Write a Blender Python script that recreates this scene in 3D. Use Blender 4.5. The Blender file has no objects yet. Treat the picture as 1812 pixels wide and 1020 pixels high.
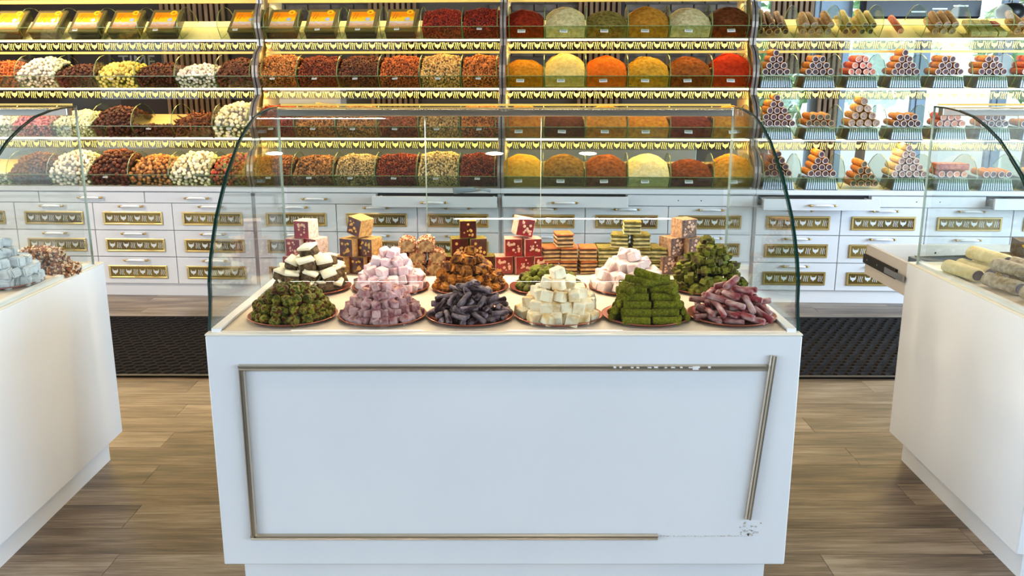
import bpy, bmesh, math, random
import numpy as np
from mathutils import Vector, Matrix, Euler
R = math.radians
PI = math.pi
random.seed(7)
rng = np.random.default_rng(7)
SC = bpy.context.scene
COL = SC.collection

def lin(c):
    return tuple(((v/255)/12.92 if v/255 <= .04045 else ((v/255+.055)/1.055)**2.4) for v in c)

# ------------------------------------------------------------------ camera, world, lights, exposure
cam_d = bpy.data.cameras.new('camera')
cam_d.sensor_width = 36; cam_d.lens = 36*1524/1812; cam_d.clip_start = .05; cam_d.clip_end = 200
cam = bpy.data.objects.new('camera', cam_d); COL.objects.link(cam)
cam.location = (0, 0, 1.633); cam.rotation_euler = (R(90-13.3), 0, 0)
SC.camera = cam
SC.view_settings.view_transform = 'Standard'
try: SC.view_settings.look = 'None'
except Exception: pass
SC.view_settings.gamma = 1; SC.view_settings.use_curve_mapping = False
SC.view_settings.exposure = 0.6
cy = SC.cycles
cy.max_bounces = 8; cy.diffuse_bounces = 3; cy.glossy_bounces = 3; cy.transmission_bounces = 2
cy.transparent_max_bounces = 28; cy.caustics_reflective = False; cy.caustics_refractive = False
cy.sample_clamp_indirect = 6

w = bpy.data.worlds.new('world'); SC.world = w; w.use_nodes = True
bg = w.node_tree.nodes['Background']
bg.inputs[0].default_value = (*lin((222, 238, 250)), 1); bg.inputs[1].default_value = 1.5

def area(name, loc, rot, sx, sy, col, power, spread=180):
    l = bpy.data.lights.new(name, 'AREA'); l.shape = 'RECTANGLE'; l.size = sx; l.size_y = sy
    l.color = col; l.energy = power; l.spread = R(spread)
    o = bpy.data.objects.new(name, l); COL.objects.link(o)
    o.location = loc; o.rotation_euler = rot
    return o
# daylight through the two shop windows behind the camera, the right wall window and the back windows, plus an added unseen fill at the left
area('daylight_shop_front_left', (-4.9, -2.7, 1.75), (R(90), 0, R(-14)), 3.6, 2.3, (.70, .85, 1.0), 26)
area('daylight_shop_front_right', (5.0, -2.7, 1.75), (R(90), 0, R(14)), 3.6, 2.3, (.66, .82, 1.0), 34)
area('daylight_left_fill', (-6.6, -.4, 1.75), (R(90), 0, R(-90)), 3.2, 2.3, (.66, .83, 1.0), 175)  # added daylight source in the unseen left wall, brightening the counters
area('daylight_right_front_window', (6.6, -.4, 1.75), (R(90), 0, R(90)), 3.2, 2.3, (.56, .77, 1.0), 235)
area('daylight_right_window', (6.6, 4.4, 1.8), (R(90), 0, R(90)), 5, 2.2, (.55, .77, 1.0), 380)
area('daylight_back_windows', (4.4, 9.6, 1.7), (R(-90), 0, 0), 4, 2.0, (.8, .92, 1.0), 50)
# warm ceiling panels at the left side of the shop and one added, unseen, at the right
area('ceiling_panel_light', (-4.6, 3.4, 3.22), (0, 0, 0), .6, .6, (1.0, .84, .66), 95)
area('ceiling_panel_light', (-4.4, 6.4, 3.22), (0, 0, 0), .6, .6, (1.0, .84, .68), 55)
area('ceiling_panel_light', (4.6, 2.0, 3.22), (0, 0, 0), .6, .6, (1.0, .88, .74), 50)

# ------------------------------------------------------------------ materials
MATS = {}
def mat(name, c1, rough=.6, metal=0., c2=None, scale=20., bump=0., bscale=None, detail=4, stretch=None,
        emit=None, estr=0., island=0., objrand=0., spec=.5, coat=0., ramp=(.35, .65), c3=None):
    if name in MATS: return MATS[name]
    m = bpy.data.materials.new(name); m.use_nodes = True
    nt = m.node_tree; N = nt.nodes; L = nt.links
    b = N['Principled BSDF']
    b.inputs['Roughness'].default_value = rough; b.inputs['Metallic'].default_value = metal
    b.inputs['Specular IOR Level'].default_value = spec
    b.inputs['Coat Weight'].default_value = coat
    col = (*lin(c1), 1)
    b.inputs['Base Color'].default_value = col
    m.diffuse_color = col
    src = None
    tc = N.new('ShaderNodeTexCoord'); mp = N.new('ShaderNodeMapping')
    L.new(tc.outputs['Object'], mp.inputs[0])
    if stretch: mp.inputs['Scale'].default_value = stretch
    if objrand:
        oi = N.new('ShaderNodeObjectInfo')
        sc = N.new('ShaderNodeVectorMath'); sc.operation = 'SCALE'
        cmb = N.new('ShaderNodeCombineXYZ')
        for i in range(3): L.new(oi.outputs['Random'], cmb.inputs[i])
        L.new(cmb.outputs[0], sc.inputs[0]); sc.inputs['Scale'].default_value = 37.
        L.new(sc.outputs[0], mp.inputs['Location'])
    if c2 is not None:
        n = N.new('ShaderNodeTexNoise'); n.inputs['Scale'].default_value = scale; n.inputs['Detail'].default_value = detail
        L.new(mp.outputs[0], n.inputs['Vector'])
        r = N.new('ShaderNodeValToRGB'); r.color_ramp.elements[0].position = ramp[0]; r.color_ramp.elements[1].position = ramp[1]
        r.color_ramp.elements[0].color = col; r.color_ramp.elements[1].color = (*lin(c2), 1)
        if c3 is not None:
            e = r.color_ramp.elements.new((ramp[0]+ramp[1])/2); e.color = (*lin(c3), 1)
        L.new(n.outputs['Fac'], r.inputs[0]); src = r.outputs[0]
    if island or objrand:
        g = N.new('ShaderNodeNewGeometry'); hs = N.new('ShaderNodeHueSaturation')
        mr = N.new('ShaderNodeMapRange'); a = island or objrand
        mr.inputs['To Min'].default_value = 1-a; mr.inputs['To Max'].default_value = 1+a*.7
        L.new(g.outputs['Random Per Island'] if island else oi.outputs['Random'], mr.inputs['Value'])
        L.new(mr.outputs[0], hs.inputs['Value'])
        if src: L.new(src, hs.inputs['Color'])
        else: hs.inputs['Color'].default_value = col
        src = hs.outputs[0]
    if src: L.new(src, b.inputs['Base Color'])
    if bump:
        n2 = N.new('ShaderNodeTexNoise'); n2.inputs['Scale'].default_value = bscale or scale*2; n2.inputs['Detail'].default_value = 5
        L.new(mp.outputs[0], n2.inputs['Vector'])
        bp = N.new('ShaderNodeBump'); bp.inputs['Strength'].default_value = bump; bp.inputs['Distance'].default_value = .01
        L.new(n2.outputs['Fac'], bp.inputs['Height']); L.new(bp.outputs[0], b.inputs['Normal'])
    if emit is not None:
        b.inputs['Emission Color'].default_value = (*lin(emit), 1); b.inputs['Emission Strength'].default_value = estr
    MATS[name] = m
    return m

def glass(name, tint, base=.045, gain=.9):
    m = bpy.data.materials.new(name); m.use_nodes = True
    nt = m.node_tree; N = nt.nodes; L = nt.links; N.clear()
    out = N.new('ShaderNodeOutputMaterial'); mx = N.new('ShaderNodeMixShader')
    t = N.new('ShaderNodeBsdfTransparent'); t.inputs[0].default_value = (*tint, 1)
    g = N.new('ShaderNodeBsdfGlossy'); g.inputs['Roughness'].default_value = .0; g.inputs[0].default_value = (1, 1, 1, 1)
    lw = N.new('ShaderNodeLayerWeight'); lw.inputs[0].default_value = .5
    p = N.new('ShaderNodeMath'); p.operation = 'POWER'; p.inputs[1].default_value = 5
    ma = N.new('ShaderNodeMath'); ma.operation = 'MULTIPLY_ADD'; ma.inputs[1].default_value = gain; ma.inputs[2].default_value = base
    L.new(lw.outputs['Facing'], p.inputs[0]); L.new(p.outputs[0], ma.inputs[0])
    L.new(ma.outputs[0], mx.inputs[0]); L.new(t.outputs[0], mx.inputs[1]); L.new(g.outputs[0], mx.inputs[2])
    L.new(mx.outputs[0], out.inputs[0])
    MATS[name] = m
    return m

M_white = mat('white_lacquer', (236, 237, 238), .32, c2=(232, 233, 235), scale=2)
M_cabinet = mat('cabinet_lacquer', (226, 224, 224), .38)
M_edge = mat('cream_top_edge', (238, 232, 214), .4)
M_top = mat('counter_top_cream', (232, 214, 192), .3)
M_dark = mat('dark_gap', (28, 27, 28), .7)
M_glass = glass('clear_glass', (.955, .975, .965), .032, .8)
M_thin = glass('bin_glass', (.91, .94, .87), .03, .6)
M_lip = glass('lip_glass', (.83, .88, .76), .03, .5)
M_acryl = glass('band_acrylic', (.80, .74, .62), .012, .3)
M_win = glass('window_glass', (.97, .985, .98), .03, .6)
M_gedge = mat('green_glass_edge', (10, 46, 40), .15)
M_gedge2 = mat('pale_green_glass_edge', (122, 142, 84), .25)
M_gedge3 = mat('clear_glass_edge', (176, 190, 176), .25)
M_steel = mat('brushed_aluminium', (160, 158, 152), .3, .9)
M_post = mat('post_aluminium', (176, 168, 160), .35, .8)
M_silver = mat('champagne_moulding', (196, 184, 164), .28, .85)
M_brass = mat('antique_brass', (196, 160, 92), .3, .85)
M_brassd = mat('brass_frame', (206, 176, 112), .32, .8)
M_olive = mat('bronze_painted_reflection', (150, 124, 56), .25, .35, c2=(96, 74, 32), scale=3)  # olive gold of mirrored ceiling lights put into the base colour
M_porc = mat('white_porcelain', (242, 240, 238), .2)
M_motw = mat('silver_motif', (220, 220, 216), .4)
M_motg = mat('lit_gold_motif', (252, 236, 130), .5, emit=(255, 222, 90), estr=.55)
M_led = mat('led_strip_white', (255, 252, 235), .5, emit=(255, 250, 225), estr=1.3)
M_tube = mat('led_tube', (255, 255, 255), .5, emit=(255, 244, 226), estr=70)
M_spot = mat('spot_lamp_lens', (255, 255, 255), .5, emit=(255, 244, 220), estr=60)
M_gold = mat('gold_rail_and_reflection', (240, 200, 96), .4, emit=(255, 205, 90), estr=.12)  # faint glow; also colours the motif reflection strip on the hoods
M_board = mat('cream_shelf_board', (238, 218, 172), .5)
M_side = mat('cream_side_panel', (232, 208, 156), .5)
M_tag = mat('price_tag_white', (226, 224, 214), .6)
M_tagp = mat('price_tag_grey_print', (168, 168, 164), .6)
M_copper = mat('copper_plate', (168, 96, 74), .3, .8)
M_wallw = mat('plaster', (206, 200, 192), .8)
M_ceil = mat('ceiling_paint', (112, 106, 98), .8)
M_mat = mat('mat_rubber', (24, 21, 20), .9, c2=(34, 30, 28), scale=60, spec=.15)
M_foil = mat('aluminium_foil', (112, 118, 122), .38, .8, bump=.25, bscale=90)
M_black = mat('black_plastic', (18, 18, 20), .35)

def plank_mat():
    m = bpy.data.materials.new('grey_oak_laminate'); m.use_nodes = True
    nt = m.node_tree; N = nt.nodes; L = nt.links; b = N['Principled BSDF']
    tc = N.new('ShaderNodeTexCoord'); oi = N.new('ShaderNodeObjectInfo')
    cmb = N.new('ShaderNodeCombineXYZ'); sc = N.new('ShaderNodeVectorMath'); sc.operation = 'SCALE'; sc.inputs['Scale'].default_value = 53
    for i in range(3): L.new(oi.outputs['Random'], cmb.inputs[i])
    L.new(cmb.outputs[0], sc.inputs[0])
    def layer(stretch, scale, detail):
        mp = N.new('ShaderNodeMapping'); mp.inputs['Scale'].default_value = stretch
        L.new(tc.outputs['Object'], mp.inputs[0]); L.new(sc.outputs[0], mp.inputs['Location'])
        n = N.new('ShaderNodeTexNoise'); n.inputs['Scale'].default_value = scale; n.inputs['Detail'].default_value = detail
        n.inputs['Roughness'].default_value = .65
        L.new(mp.outputs[0], n.inputs['Vector']); return n.outputs['Fac']
    f1 = layer((1, 13, 1), 2.0, 8); f2 = layer((1.5, 60, 1), 4, 6); f3 = layer((1, 3, 1), 1.1, 2)
    a = N.new('ShaderNodeMath'); a.operation = 'ADD'; L.new(f1, a.inputs[0]); L.new(f2, a.inputs[1])
    a2 = N.new('ShaderNodeMath'); a2.operation = 'ADD'; L.new(a.outputs[0], a2.inputs[0]); L.new(f3, a2.inputs[1])
    d = N.new('ShaderNodeMath'); d.operation = 'DIVIDE'; d.inputs[1].default_value = 3; L.new(a2.outputs[0], d.inputs[0])
    r = N.new('ShaderNodeValToRGB'); e = r.color_ramp.elements
    e[0].position = .41; e[0].color = (*lin((70, 56, 44)), 1); e[1].position = .60; e[1].color = (*lin((170, 152, 130)), 1)
    k = e.new(.5); k.color = (*lin((120, 101, 82)), 1)
    L.new(d.outputs[0], r.inputs[0])
    hs = N.new('ShaderNodeHueSaturation'); mr = N.new('ShaderNodeMapRange'); mr.inputs['To Min'].default_value = .92; mr.inputs['To Max'].default_value = 1.06
    L.new(oi.outputs['Random'], mr.inputs[0]); L.new(mr.outputs[0], hs.inputs['Value']); L.new(r.outputs[0], hs.inputs['Color'])
    L.new(hs.outputs[0], b.inputs['Base Color']); b.inputs['Roughness'].default_value = .34
    bp = N.new('ShaderNodeBump'); bp.inputs['Strength'].default_value = .12; bp.inputs['Distance'].default_value = .004
    L.new(f2, bp.inputs['Height']); L.new(bp.outputs[0], b.inputs['Normal'])
    return m
M_plank = plank_mat()

# ------------------------------------------------------------------ mesh helpers
class MB:
    def __init__(s): s.v = []; s.f = []; s.mi = []; s.mats = []
    def m(s, mt):
        if mt not in s.mats: s.mats.append(mt)
        return s.mats.index(mt)
    def add(s, vs, fs, mt, T=None):
        k = len(s.v); i = s.m(mt)
        for p in vs:
            p = Vector(p)
            if T is not None: p = T @ p
            s.v.append(tuple(p))
        for n, f in enumerate(fs):
            s.f.append(tuple(q+k for q in f)); s.mi.append(i)
        return s
    def box(s, x0, x1, y0, y1, z0, z1, mt, T=None, bev=0):
        if bev:
            b = min(bev, (x1-x0)/2.01, (y1-y0)/2.01, (z1-z0)/2.01)
            bm = bmesh.new(); bmesh.ops.create_cube(bm, size=1)
            for q in bm.verts: q.co = Vector(((x0+x1)/2+q.co.x*(x1-x0), (y0+y1)/2+q.co.y*(y1-y0), (z0+z1)/2+q.co.z*(z1-z0)))
            bmesh.ops.bevel(bm, geom=bm.edges[:], offset=b, segments=1, affect='EDGES')
            bm.verts.index_update()
            s.add([q.co for q in bm.verts], [tuple(q.index for q in f.verts) for f in bm.faces], mt, T); bm.free(); return s
        vs = [(x0,y0,z0),(x1,y0,z0),(x1,y1,z0),(x0,y1,z0),(x0,y0,z1),(x1,y0,z1),(x1,y1,z1),(x0,y1,z1)]
        fs = [(0,3,2,1),(4,5,6,7),(0,1,5,4),(1,2,6,5),(2,3,7,6),(3,0,4,7)]
        return s.add(vs, fs, mt, T)
    def prism(s, prof, a0, a1, axis, mt, edge=None, T=None):
        # prof: list of 2D points; extruded along axis from a0 to a1
        n = len(prof)
        def P(p, a):
            return {'x': (a, p[0], p[1]), 'y': (p[0], a, p[1]), 'z': (p[0], p[1], a)}[axis]
        vs = [P(p, a0) for p in prof] + [P(p, a1) for p in prof]
        s.add(vs, [tuple(range(n)), tuple(range(2*n-1, n-1, -1))], mt, T)
        s.add(vs, [(i, (i+1) % n, (i+1) % n+n, i+n) for i in range(n)], edge or mt, T)
        return s
    def tube(s, pts, r, mt, n=8, T=None, cap=True):
        pts = [Vector(p) for p in pts]; k = []
        rs = r if isinstance(r, (list, tuple)) else [r]*len(pts)
        for i, p in enumerate(pts):
            d = (pts[min(i+1, len(pts)-1)] - pts[max(i-1, 0)]).normalized()
            u = d.cross(Vector((0, 0, 1)));
            if u.length < .05: u = d.cross(Vector((0, 1, 0)))
            u.normalize(); w_ = d.cross(u)
            for j in range(n):
                a = 2*PI*j/n; k.append(p + (u*math.cos(a) + w_*math.sin(a))*rs[i])
        fs = [(i*n+j, i*n+(j+1) % n, (i+1)*n+(j+1) % n, (i+1)*n+j) for i in range(len(pts)-1) for j in range(n)]
        if cap: fs += [tuple(range(n-1, -1, -1)), tuple((len(pts)-1)*n+j for j in range(n))]
        return s.add(k, fs, mt, T)
    def lathe(s, prof, mt, n=32, T=None):
        k = [(r*math.cos(2*PI*j/n), r*math.sin(2*PI*j/n), z) for r, z in prof for j in range(n)]
        fs = [(i*n+j, i*n+(j+1) % n, (i+1)*n+(j+1) % n, (i+1)*n+j) for i in range(len(prof)-1) for j in range(n)]
        return s.add(k, fs, mt, T)
    def mesh(s, name, smooth=False):
        me = bpy.data.meshes.new(name); me.from_pydata(s.v, [], s.f)
        for m_ in s.mats: me.materials.append(m_)
        me.polygons.foreach_set('material_index', s.mi)
        if smooth: me.polygons.foreach_set('use_smooth', [True]*len(s.f))
        me.update(); return me
    def obj(s, name, parent=None, smooth=False, loc=None):
        return link(name, s.mesh(name, smooth), parent, loc)

def link(name, me, parent=None, loc=None, rot=None):
    o = bpy.data.objects.new(name, me); COL.objects.link(o)
    if parent: o.parent = parent
    if loc is not None: o.location = loc
    if rot is not None: o.rotation_euler = rot
    return o
def tag(o, label=None, cat=None, group=None, kind=None):
    if label: o['label'] = label
    if cat: o['category'] = cat
    if group: o['group'] = group
    if kind: o['kind'] = kind
    return o
def empty(name, loc, rz=0, label=None, cat=None, group=None):
    o = bpy.data.objects.new(name, None); COL.objects.link(o); o.location = loc; o.rotation_euler = (0, 0, rz)
    o.empty_display_size = .1
    return tag(o, label, cat, group)
def setmesh(name, V, F, mt, smooth=True):
    me = bpy.data.meshes.new(name); V = np.asarray(V, dtype=np.float32); F = np.asarray(F, dtype=np.int32)
    k = F.shape[1]
    me.vertices.add(len(V)); me.vertices.foreach_set('co', V.ravel())
    me.loops.add(F.size); me.loops.foreach_set('vertex_index', F.ravel())
    me.polygons.add(len(F)); me.polygons.foreach_set('loop_start', np.arange(0, F.size, k, dtype=np.int32))
    me.polygons.foreach_set('use_smooth', [smooth]*len(F))
    me.materials.append(mt); me.update(calc_edges=True); me.validate(); return me
def ico(sub):
    bm = bmesh.new(); bmesh.ops.create_icosphere(bm, subdivisions=sub, radius=1)
    bm.verts.index_update()
    V = np.array([v.co[:] for v in bm.verts]); F = np.array([[v.index for v in f.verts] for f in bm.faces]); bm.free(); return V, F
ICO1, ICO2, ICO3 = ico(1), ico(2), ico(3)

# ------------------------------------------------------------------ setting
fl = MB().box(-7, 7, -3, 10.0, -.06, -.006, M_dark).obj('floor'); tag(fl, 'grey brown wood laminate floor', kind='structure')
PW, PLN = .185, 1.25
plank_me = MB().box(0, PLN-.002, 0, PW-.002, -.006, 0, M_plank).mesh('plank')
yy = 1.85; r_ = 0
while yy < 7.0:
    zc = yy*.973; xl = -(906/1524*zc)-.9 if yy > 2 else -2.8
    off = (r_*.47) % 1*PLN; x = math.floor((xl-off)/PLN)*PLN+off
    while x < -xl:
        # leave out planks wholly under the shelving and the counters
        hid = (yy+PW < 3.4 and yy > 2.62 and x > -.85 and x+PLN < .82) or (x+PLN > -9 and x+PLN < -1.75 and 2.7 < yy < 3.4) or (x > 1.72 and 2.7 < yy < 3.4)
        if not hid: link('plank', plank_me, fl, (x, yy, 0))
        x += PLN
    yy += PW; r_ += 1
tag(MB().box(-7, 7, -3, 10.0, 3.3, 3.4, M_ceil).obj('ceiling'), 'pale ceiling', kind='structure')
wl_ = MB(); wl_.box(-7.1, -7, -3, 10, 0, .5, M_wallw); wl_.box(-7.1, -7, -3, 10, 2.95, 3.3, M_wallw); wl_.box(-7.1, -7, 1.4, 10, .5, 2.95, M_wallw); wl_.box(-7.1, -7, -3, -2.1, .5, 2.95, M_wallw)  # opening added here for the left daylight fill
tag(wl_.obj('wall_left'), 'left wall with an added daylight opening near the shop front', kind='structure')
wf = MB(); wf.box(-3, 3.1, -3, -2.9, 0, 3.3, mat('brown_grey_wall', (96, 88, 80), .8)); wf.box(-7, -3, -3, -2.9, 2.9, 3.3, M_wallw); wf.box(3.1, 7, -3, -2.9, 2.9, 3.3, M_wallw)
wf.box(-7, -3, -3, -2.9, 0, .5, M_wallw); wf.box(3.1, 7, -3, -2.9, 0, .5, M_wallw)
tag(wf.obj('wall_front'), 'shop front wall behind the viewer', kind='structure')
wr = MB(); wr.box(7, 7.1, -3, 10, 0, .7, M_wallw); wr.box(7, 7.1, -3, 10, 2.9, 3.3, M_wallw); wr.box(7, 7.1, -3, -2.1, .7, 2.9, M_wallw); wr.box(7, 7.1, 1.3, 1.8, .7, 2.9, M_wallw); wr.box(7, 7.1, 7, 10, .7, 2.9, M_wallw)
tag(wr.obj('wall_right'), 'right wall around a wide window', kind='structure')
M_wdark = mat('dark_brown_panelling', (46, 36, 30), .6, c2=(62, 46, 36), scale=3, stretch=(1, 1, .3))
M_mortar = mat('mortar', (96, 88, 80), .9)
M_brick = mat('grey_brick', (128, 118, 108), .85, c2=(90, 80, 72), scale=8, objrand=.2)
M_slat = mat('wood_slat', (166, 134, 100), .6, c2=(128, 98, 70), scale=5, stretch=(6, 6, .6), objrand=.15)
wb = MB()
wb.box(-7, -2.75, 9.8, 9.9, 0, 3.3, M_wdark)
wb.box(-2.75, 2.62, 9.8, 9.9, 0, 3.3, M_mortar)
wb.box(2.62, 7, 9.8, 9.9, 0, .55, M_wallw); wb.box(2.62, 7, 9.8, 9.9, 2.75, 3.3, M_wallw)
wb.obj('wall_back'); wb_o = bpy.data.objects['wall_back']; tag(wb_o, 'back wall of dark panelling, grey brick and windows', kind='structure')
brick_me = MB().box(0, .235, -.025, .0, 0, .068, M_brick, bev=.006).mesh('brick')
for k in range(9):
    x = -.25 + (.12 if k % 2 else 0)
    z = 1.93+k*.08
    while x < 2.35:
        if not (.72 < x+.12 < 1.22) : link('brick', brick_me, wb_o, (x, 9.8, z))
        x += .247
for k in range(5):
    x = -2.7 + (.12 if k % 2 else 0)
    while x < -1.65:
        link('brick', brick_me, wb_o, (x, 9.8, 2.25+k*.08)); x += .247
def slats(x0, x1, z0, z1, lab, y=9.74):
    t = empty('slat_panel', (x0, y, z0), 0, lab, 'wall panel')
    MB().box(0, x1-x0, .02, .035, 0, z1-z0, M_wdark).obj('backing', t)
    me = MB().box(0, .034, -.02, .02, 0, z1-z0, M_slat).mesh('slat')
    x = 0
    while x < x1-x0-.03: link('slat', me, t, (x, 0, 0)); x += .06
slats(-3.8, -3.1, 0.5, 3.0, 'brown vertical wood slat panel beside the dark chalkboards')
slats(-1.55, -1.0, .5, 3.0, 'brown vertical wood slat panel behind the row of gift boxes')
slats(.72, 1.22, .5, 3.0, 'light vertical wood slat panel between two patches of grey brick')
slats(2.8, 3.28, 1.75, 3.0, 'light vertical wood slat panel left of the bright windows')
slats(3.38, 3.62, .5, 2.1, 'narrow wood slat post between two bright windows')
def chalkboard(x, z, w_, h, lines, lab, size=.13):
    t = empty('chalkboard', (x, 9.76, z), 0, lab, 'board')
    MB().box(-w_/2, w_/2, -.02, .0, -h/2, h/2, mat('chalkboard_black', (24, 26, 26), .7, c2=(36, 40, 40), scale=6)).obj('board_face', t)
    f = MB()
    for a, b, c, d in ((-w_/2, w_/2, h/2, h/2+.03), (-w_/2, w_/2, -h/2-.03, -h/2), (-w_/2-.03, -w_/2, -h/2-.03, h/2+.03), (w_/2, w_/2+.03, -h/2-.03, h/2+.03)):
        f.box(a, b, -.035, 0, c, d, mat('board_frame_grey', (70, 66, 60), .5))
    f.obj('frame', t)
    zz = 0
    for i, tx in enumerate(lines):
        c = bpy.data.curves.new('lettering', 'FONT'); c.body = tx; c.size = size; c.align_x = 'CENTER'; c.extrude = .002
        c.materials.append(mat('chalk', (150, 154, 152), .8))
        o0 = bpy.data.objects.new('lettering_curve', c); me_ = bpy.data.meshes.new_from_object(o0); bpy.data.objects.remove(o0)
        o = bpy.data.objects.new('lettering', me_); COL.objects.link(o); o.parent = t
        o.location = (0, -.026, zz + (len(lines)/2-i-.85)*size*1.15); o.rotation_euler = (R(90), 0, 0)
chalkboard(-4.1, 2.0, .55, .6, ['FIND', 'TIME'], 'black chalkboard lettered FIND TIME behind the yellow sweets', .19)
chalkboard(-5.05, 1.98, .4, .5, [], 'small blank black board in a grey frame')
# windows: frames, panes (the bright outside)
M_frame = mat('window_frame_blue_grey', (150, 172, 190), .5)
for i, (x0, x1) in enumerate(((2.66, 3.36), (3.66, 4.5), (4.56, 5.4), (5.46, 6.5))):
    t = empty('window_%d' % (i+1), (x0, 9.85, .55), 0); tag(t, 'tall bright window onto the green street', kind='structure')
    f = MB(); ww = x1-x0; hh = 2.2
    f.box(0, .05, -.03, .03, 0, hh, M_frame); f.box(ww-.05, ww, -.03, .03, 0, hh, M_frame)
    f.box(0, ww, -.03, .03, 0, .05, M_frame); f.box(0, ww, -.03, .03, hh-.05, hh, M_frame)
    f.obj('window_frame', t)
    MB().box(.05, ww-.05, -.004, .004, .05, hh-.05, M_win).obj('pane', t)
wfill = MB()
for a, b in ((3.36, 3.66), (4.5, 4.56), (5.4, 5.46), (6.5, 7)): wfill.box(a, b, 9.8, 9.9, .55, 2.75, M_frame)
tag(wfill.obj('trim_1'), 'window posts', kind='structure')
tag(MB().box(-12, 16, 10, 40, -.1, -.02, mat('street_paving', (190, 190, 184), .9)).obj('ground'), 'pale street paving outside', kind='structure')
M_leaf = mat('pale_leaves', (120, 170, 110), .8, c2=(170, 205, 150), scale=3, island=.3)
M_bark = mat('bark', (110, 90, 70), .9)
def tree(x, y, h, r, lab, seed):
    rg = np.random.default_rng(seed)
    t = empty('tree', (x, y, 0), 0, lab, 'tree', 'trees outside the windows')
    MB().tube([(0, 0, 0), (.05, 0, h*.4), (0, 0, h*.75)], [.09, .07, .04], M_bark).obj('trunk', t)
    n = 900; P = rg.normal(size=(n, 3)); P /= np.linalg.norm(P, axis=1)[:, None]; P *= (rg.random((n, 1))**.4)*r; P[:, 2] = P[:, 2]*.9+h*.75
    A = rg.normal(size=(n, 3)); A /= np.linalg.norm(A, axis=1)[:, None]; B = np.cross(A, rg.normal(size=(n, 3))); B /= np.linalg.norm(B, axis=1)[:, None]
    s = .13
    V = np.concatenate([P-A*s, P-B*s*.5, P+A*s, P+B*s*.5], axis=1).reshape(-1, 3)
    F = np.arange(4*n).reshape(n, 4)
    tag(link('leaves', setmesh('leaves', V, F, M_leaf, False), t), kind='stuff')
tree(3.6, 12.6, 2.6, 1.0, 'pale green street tree outside the leftmost window', 1)
tree(5.5, 13.8, 2.8, 1.0, 'pale green street tree outside the middle windows', 2)
tree(8.4, 14.2, 3.0, 1.0, 'pale green street tree outside the rightmost window', 3)
t = empty('awning', (3.75, 9.6, 2.32), 0, 'black folded awning with white stripes above the windows', 'awning')
MB().box(0, 1.25, 0, .16, 0, .22, M_black, bev=.02).obj('awning_case', t)
a_ = MB()
for k in range(3): a_.box(.5+k*.22, .66+k*.22, -.006, 0, .06+k*.03, .075+k*.03, M_porc)
a_.obj('white_stripe', t)
wl = MB().lathe([(.0, -.1), (.09, -.09), (.14, -.03), (.15, .03), (.1, .09), (0, .11)], M_black, 20).obj('hanging_lamp', None, True, (5.2, 9.4, 2.36)); tag(wl, 'round black lamp hanging before the bright windows', 'lamp')
lc = MB().tube([(0, 0, .1), (0, 0, .94)], .006, M_black).obj('lamp_cord', wl)

# things between the shelving and the back wall, seen through the gaps
M_bluegrey = mat('pale_blue_grey_counter', (168, 182, 190), .35)
t = empty('service_counter', (-1.2, 8.0, 0), 0, 'pale blue grey service counter behind the shelving', 'counter')
MB().box(-4.2, 2.9, 0, .6, 0, 1.12, M_bluegrey, bev=.01).obj('counter_body', t)
MB().box(-4.25, 2.95, -.04, .64, 1.12, 1.16, mat('counter_slab_grey', (196, 198, 196), .3), bev=.008).obj('worktop', t)
def potted(x, y, z, lab, c):
    t = empty('potted_plant', (x, y, z), 0, lab, 'plant')
    MB().lathe([(0, 0), (.05, 0), (.065, .1), (.055, .1), (0, .09)], mat('terracotta', (150, 90, 60), .8), 16).obj('pot', t, True)
    rg = np.random.default_rng(int(abs(x)*100)); b = MB()
    for k in range(46):
        a = rg.random()*2*PI; e = R(rg.uniform(15, 85)); l = rg.uniform(.1, .2)
        d = Vector((math.cos(a)*math.cos(e), math.sin(a)*math.cos(e), math.sin(e))); s_ = d.cross(Vector((0, 0, 1))).normalized()*.02
        p = Vector((0, 0, .1)); b.add([p+d*.02, p+d*l*.6+s_, p+d*l, p+d*l*.6-s_], [(0, 1, 2, 3)], c)
    tag(b.obj('leaves', t), kind='stuff')
M_plant = mat('plant_green', (60, 96, 44), .6)
potted(-1.05, 8.3, 1.16, 'small green potted plant on the service counter behind the nuts', M_plant)
potted(-4.0, 8.3, 1.16, 'small dark green potted plant on the service counter, far left', M_plant)
def jar(x, c, lab):
    t = empty('storage_jar', (x, 8.25, 1.16), 0, lab, 'jar')
    MB().lathe([(0, 0), (.06, 0), (.065, .02), (.065, .15), (.045, .18), (0, .18)], c, 18).obj('jar_body', t, True)
    MB().lathe([(0, .18), (.05, .18), (.05, .21), (0, .21)], M_steel, 18).obj('lid', t, True)
jar(-4.75, mat('red_glaze', (150, 36, 30), .3), 'red storage jar at the far left of the service counter')
jar(-3.5, mat('red_glaze', (150, 36, 30), .3), 'red storage jar beside the black tablet')
jar(.1, mat('ceramic_grey', (170, 170, 172), .3), 'grey storage jar behind the spice bins')
jar(.75, mat('ceramic_dark', (60, 62, 58), .3), 'dark storage jar behind the orange spice')
t = empty('tablet_screen', (-3.9, 8.15, 1.16), R(8), 'black till screen standing on the service counter', 'screen')
MB().box(-.28, .28, 0, .03, .1, .4, M_black, bev=.01).obj('screen_panel', t); MB().box(-.05, .05, 0, .1, 0, .12, M_steel).obj('stand', t)
t = empty('coffee_machine', (-2.0, 8.2, 1.16), 0, 'white and grey coffee machine behind the almonds', 'machine')
MB().box(-.4, .4, 0, .35, .05, .5, mat('machine_white', (214, 218, 222), .3), bev=.03).obj('housing', t)
MB().box(-.36, .36, -.03, 0, .12, .3, M_black, bev=.01).obj('group_head', t); MB().box(-.38, .38, -.1, .3, 0, .05, M_steel).obj('drip_tray', t)

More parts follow.
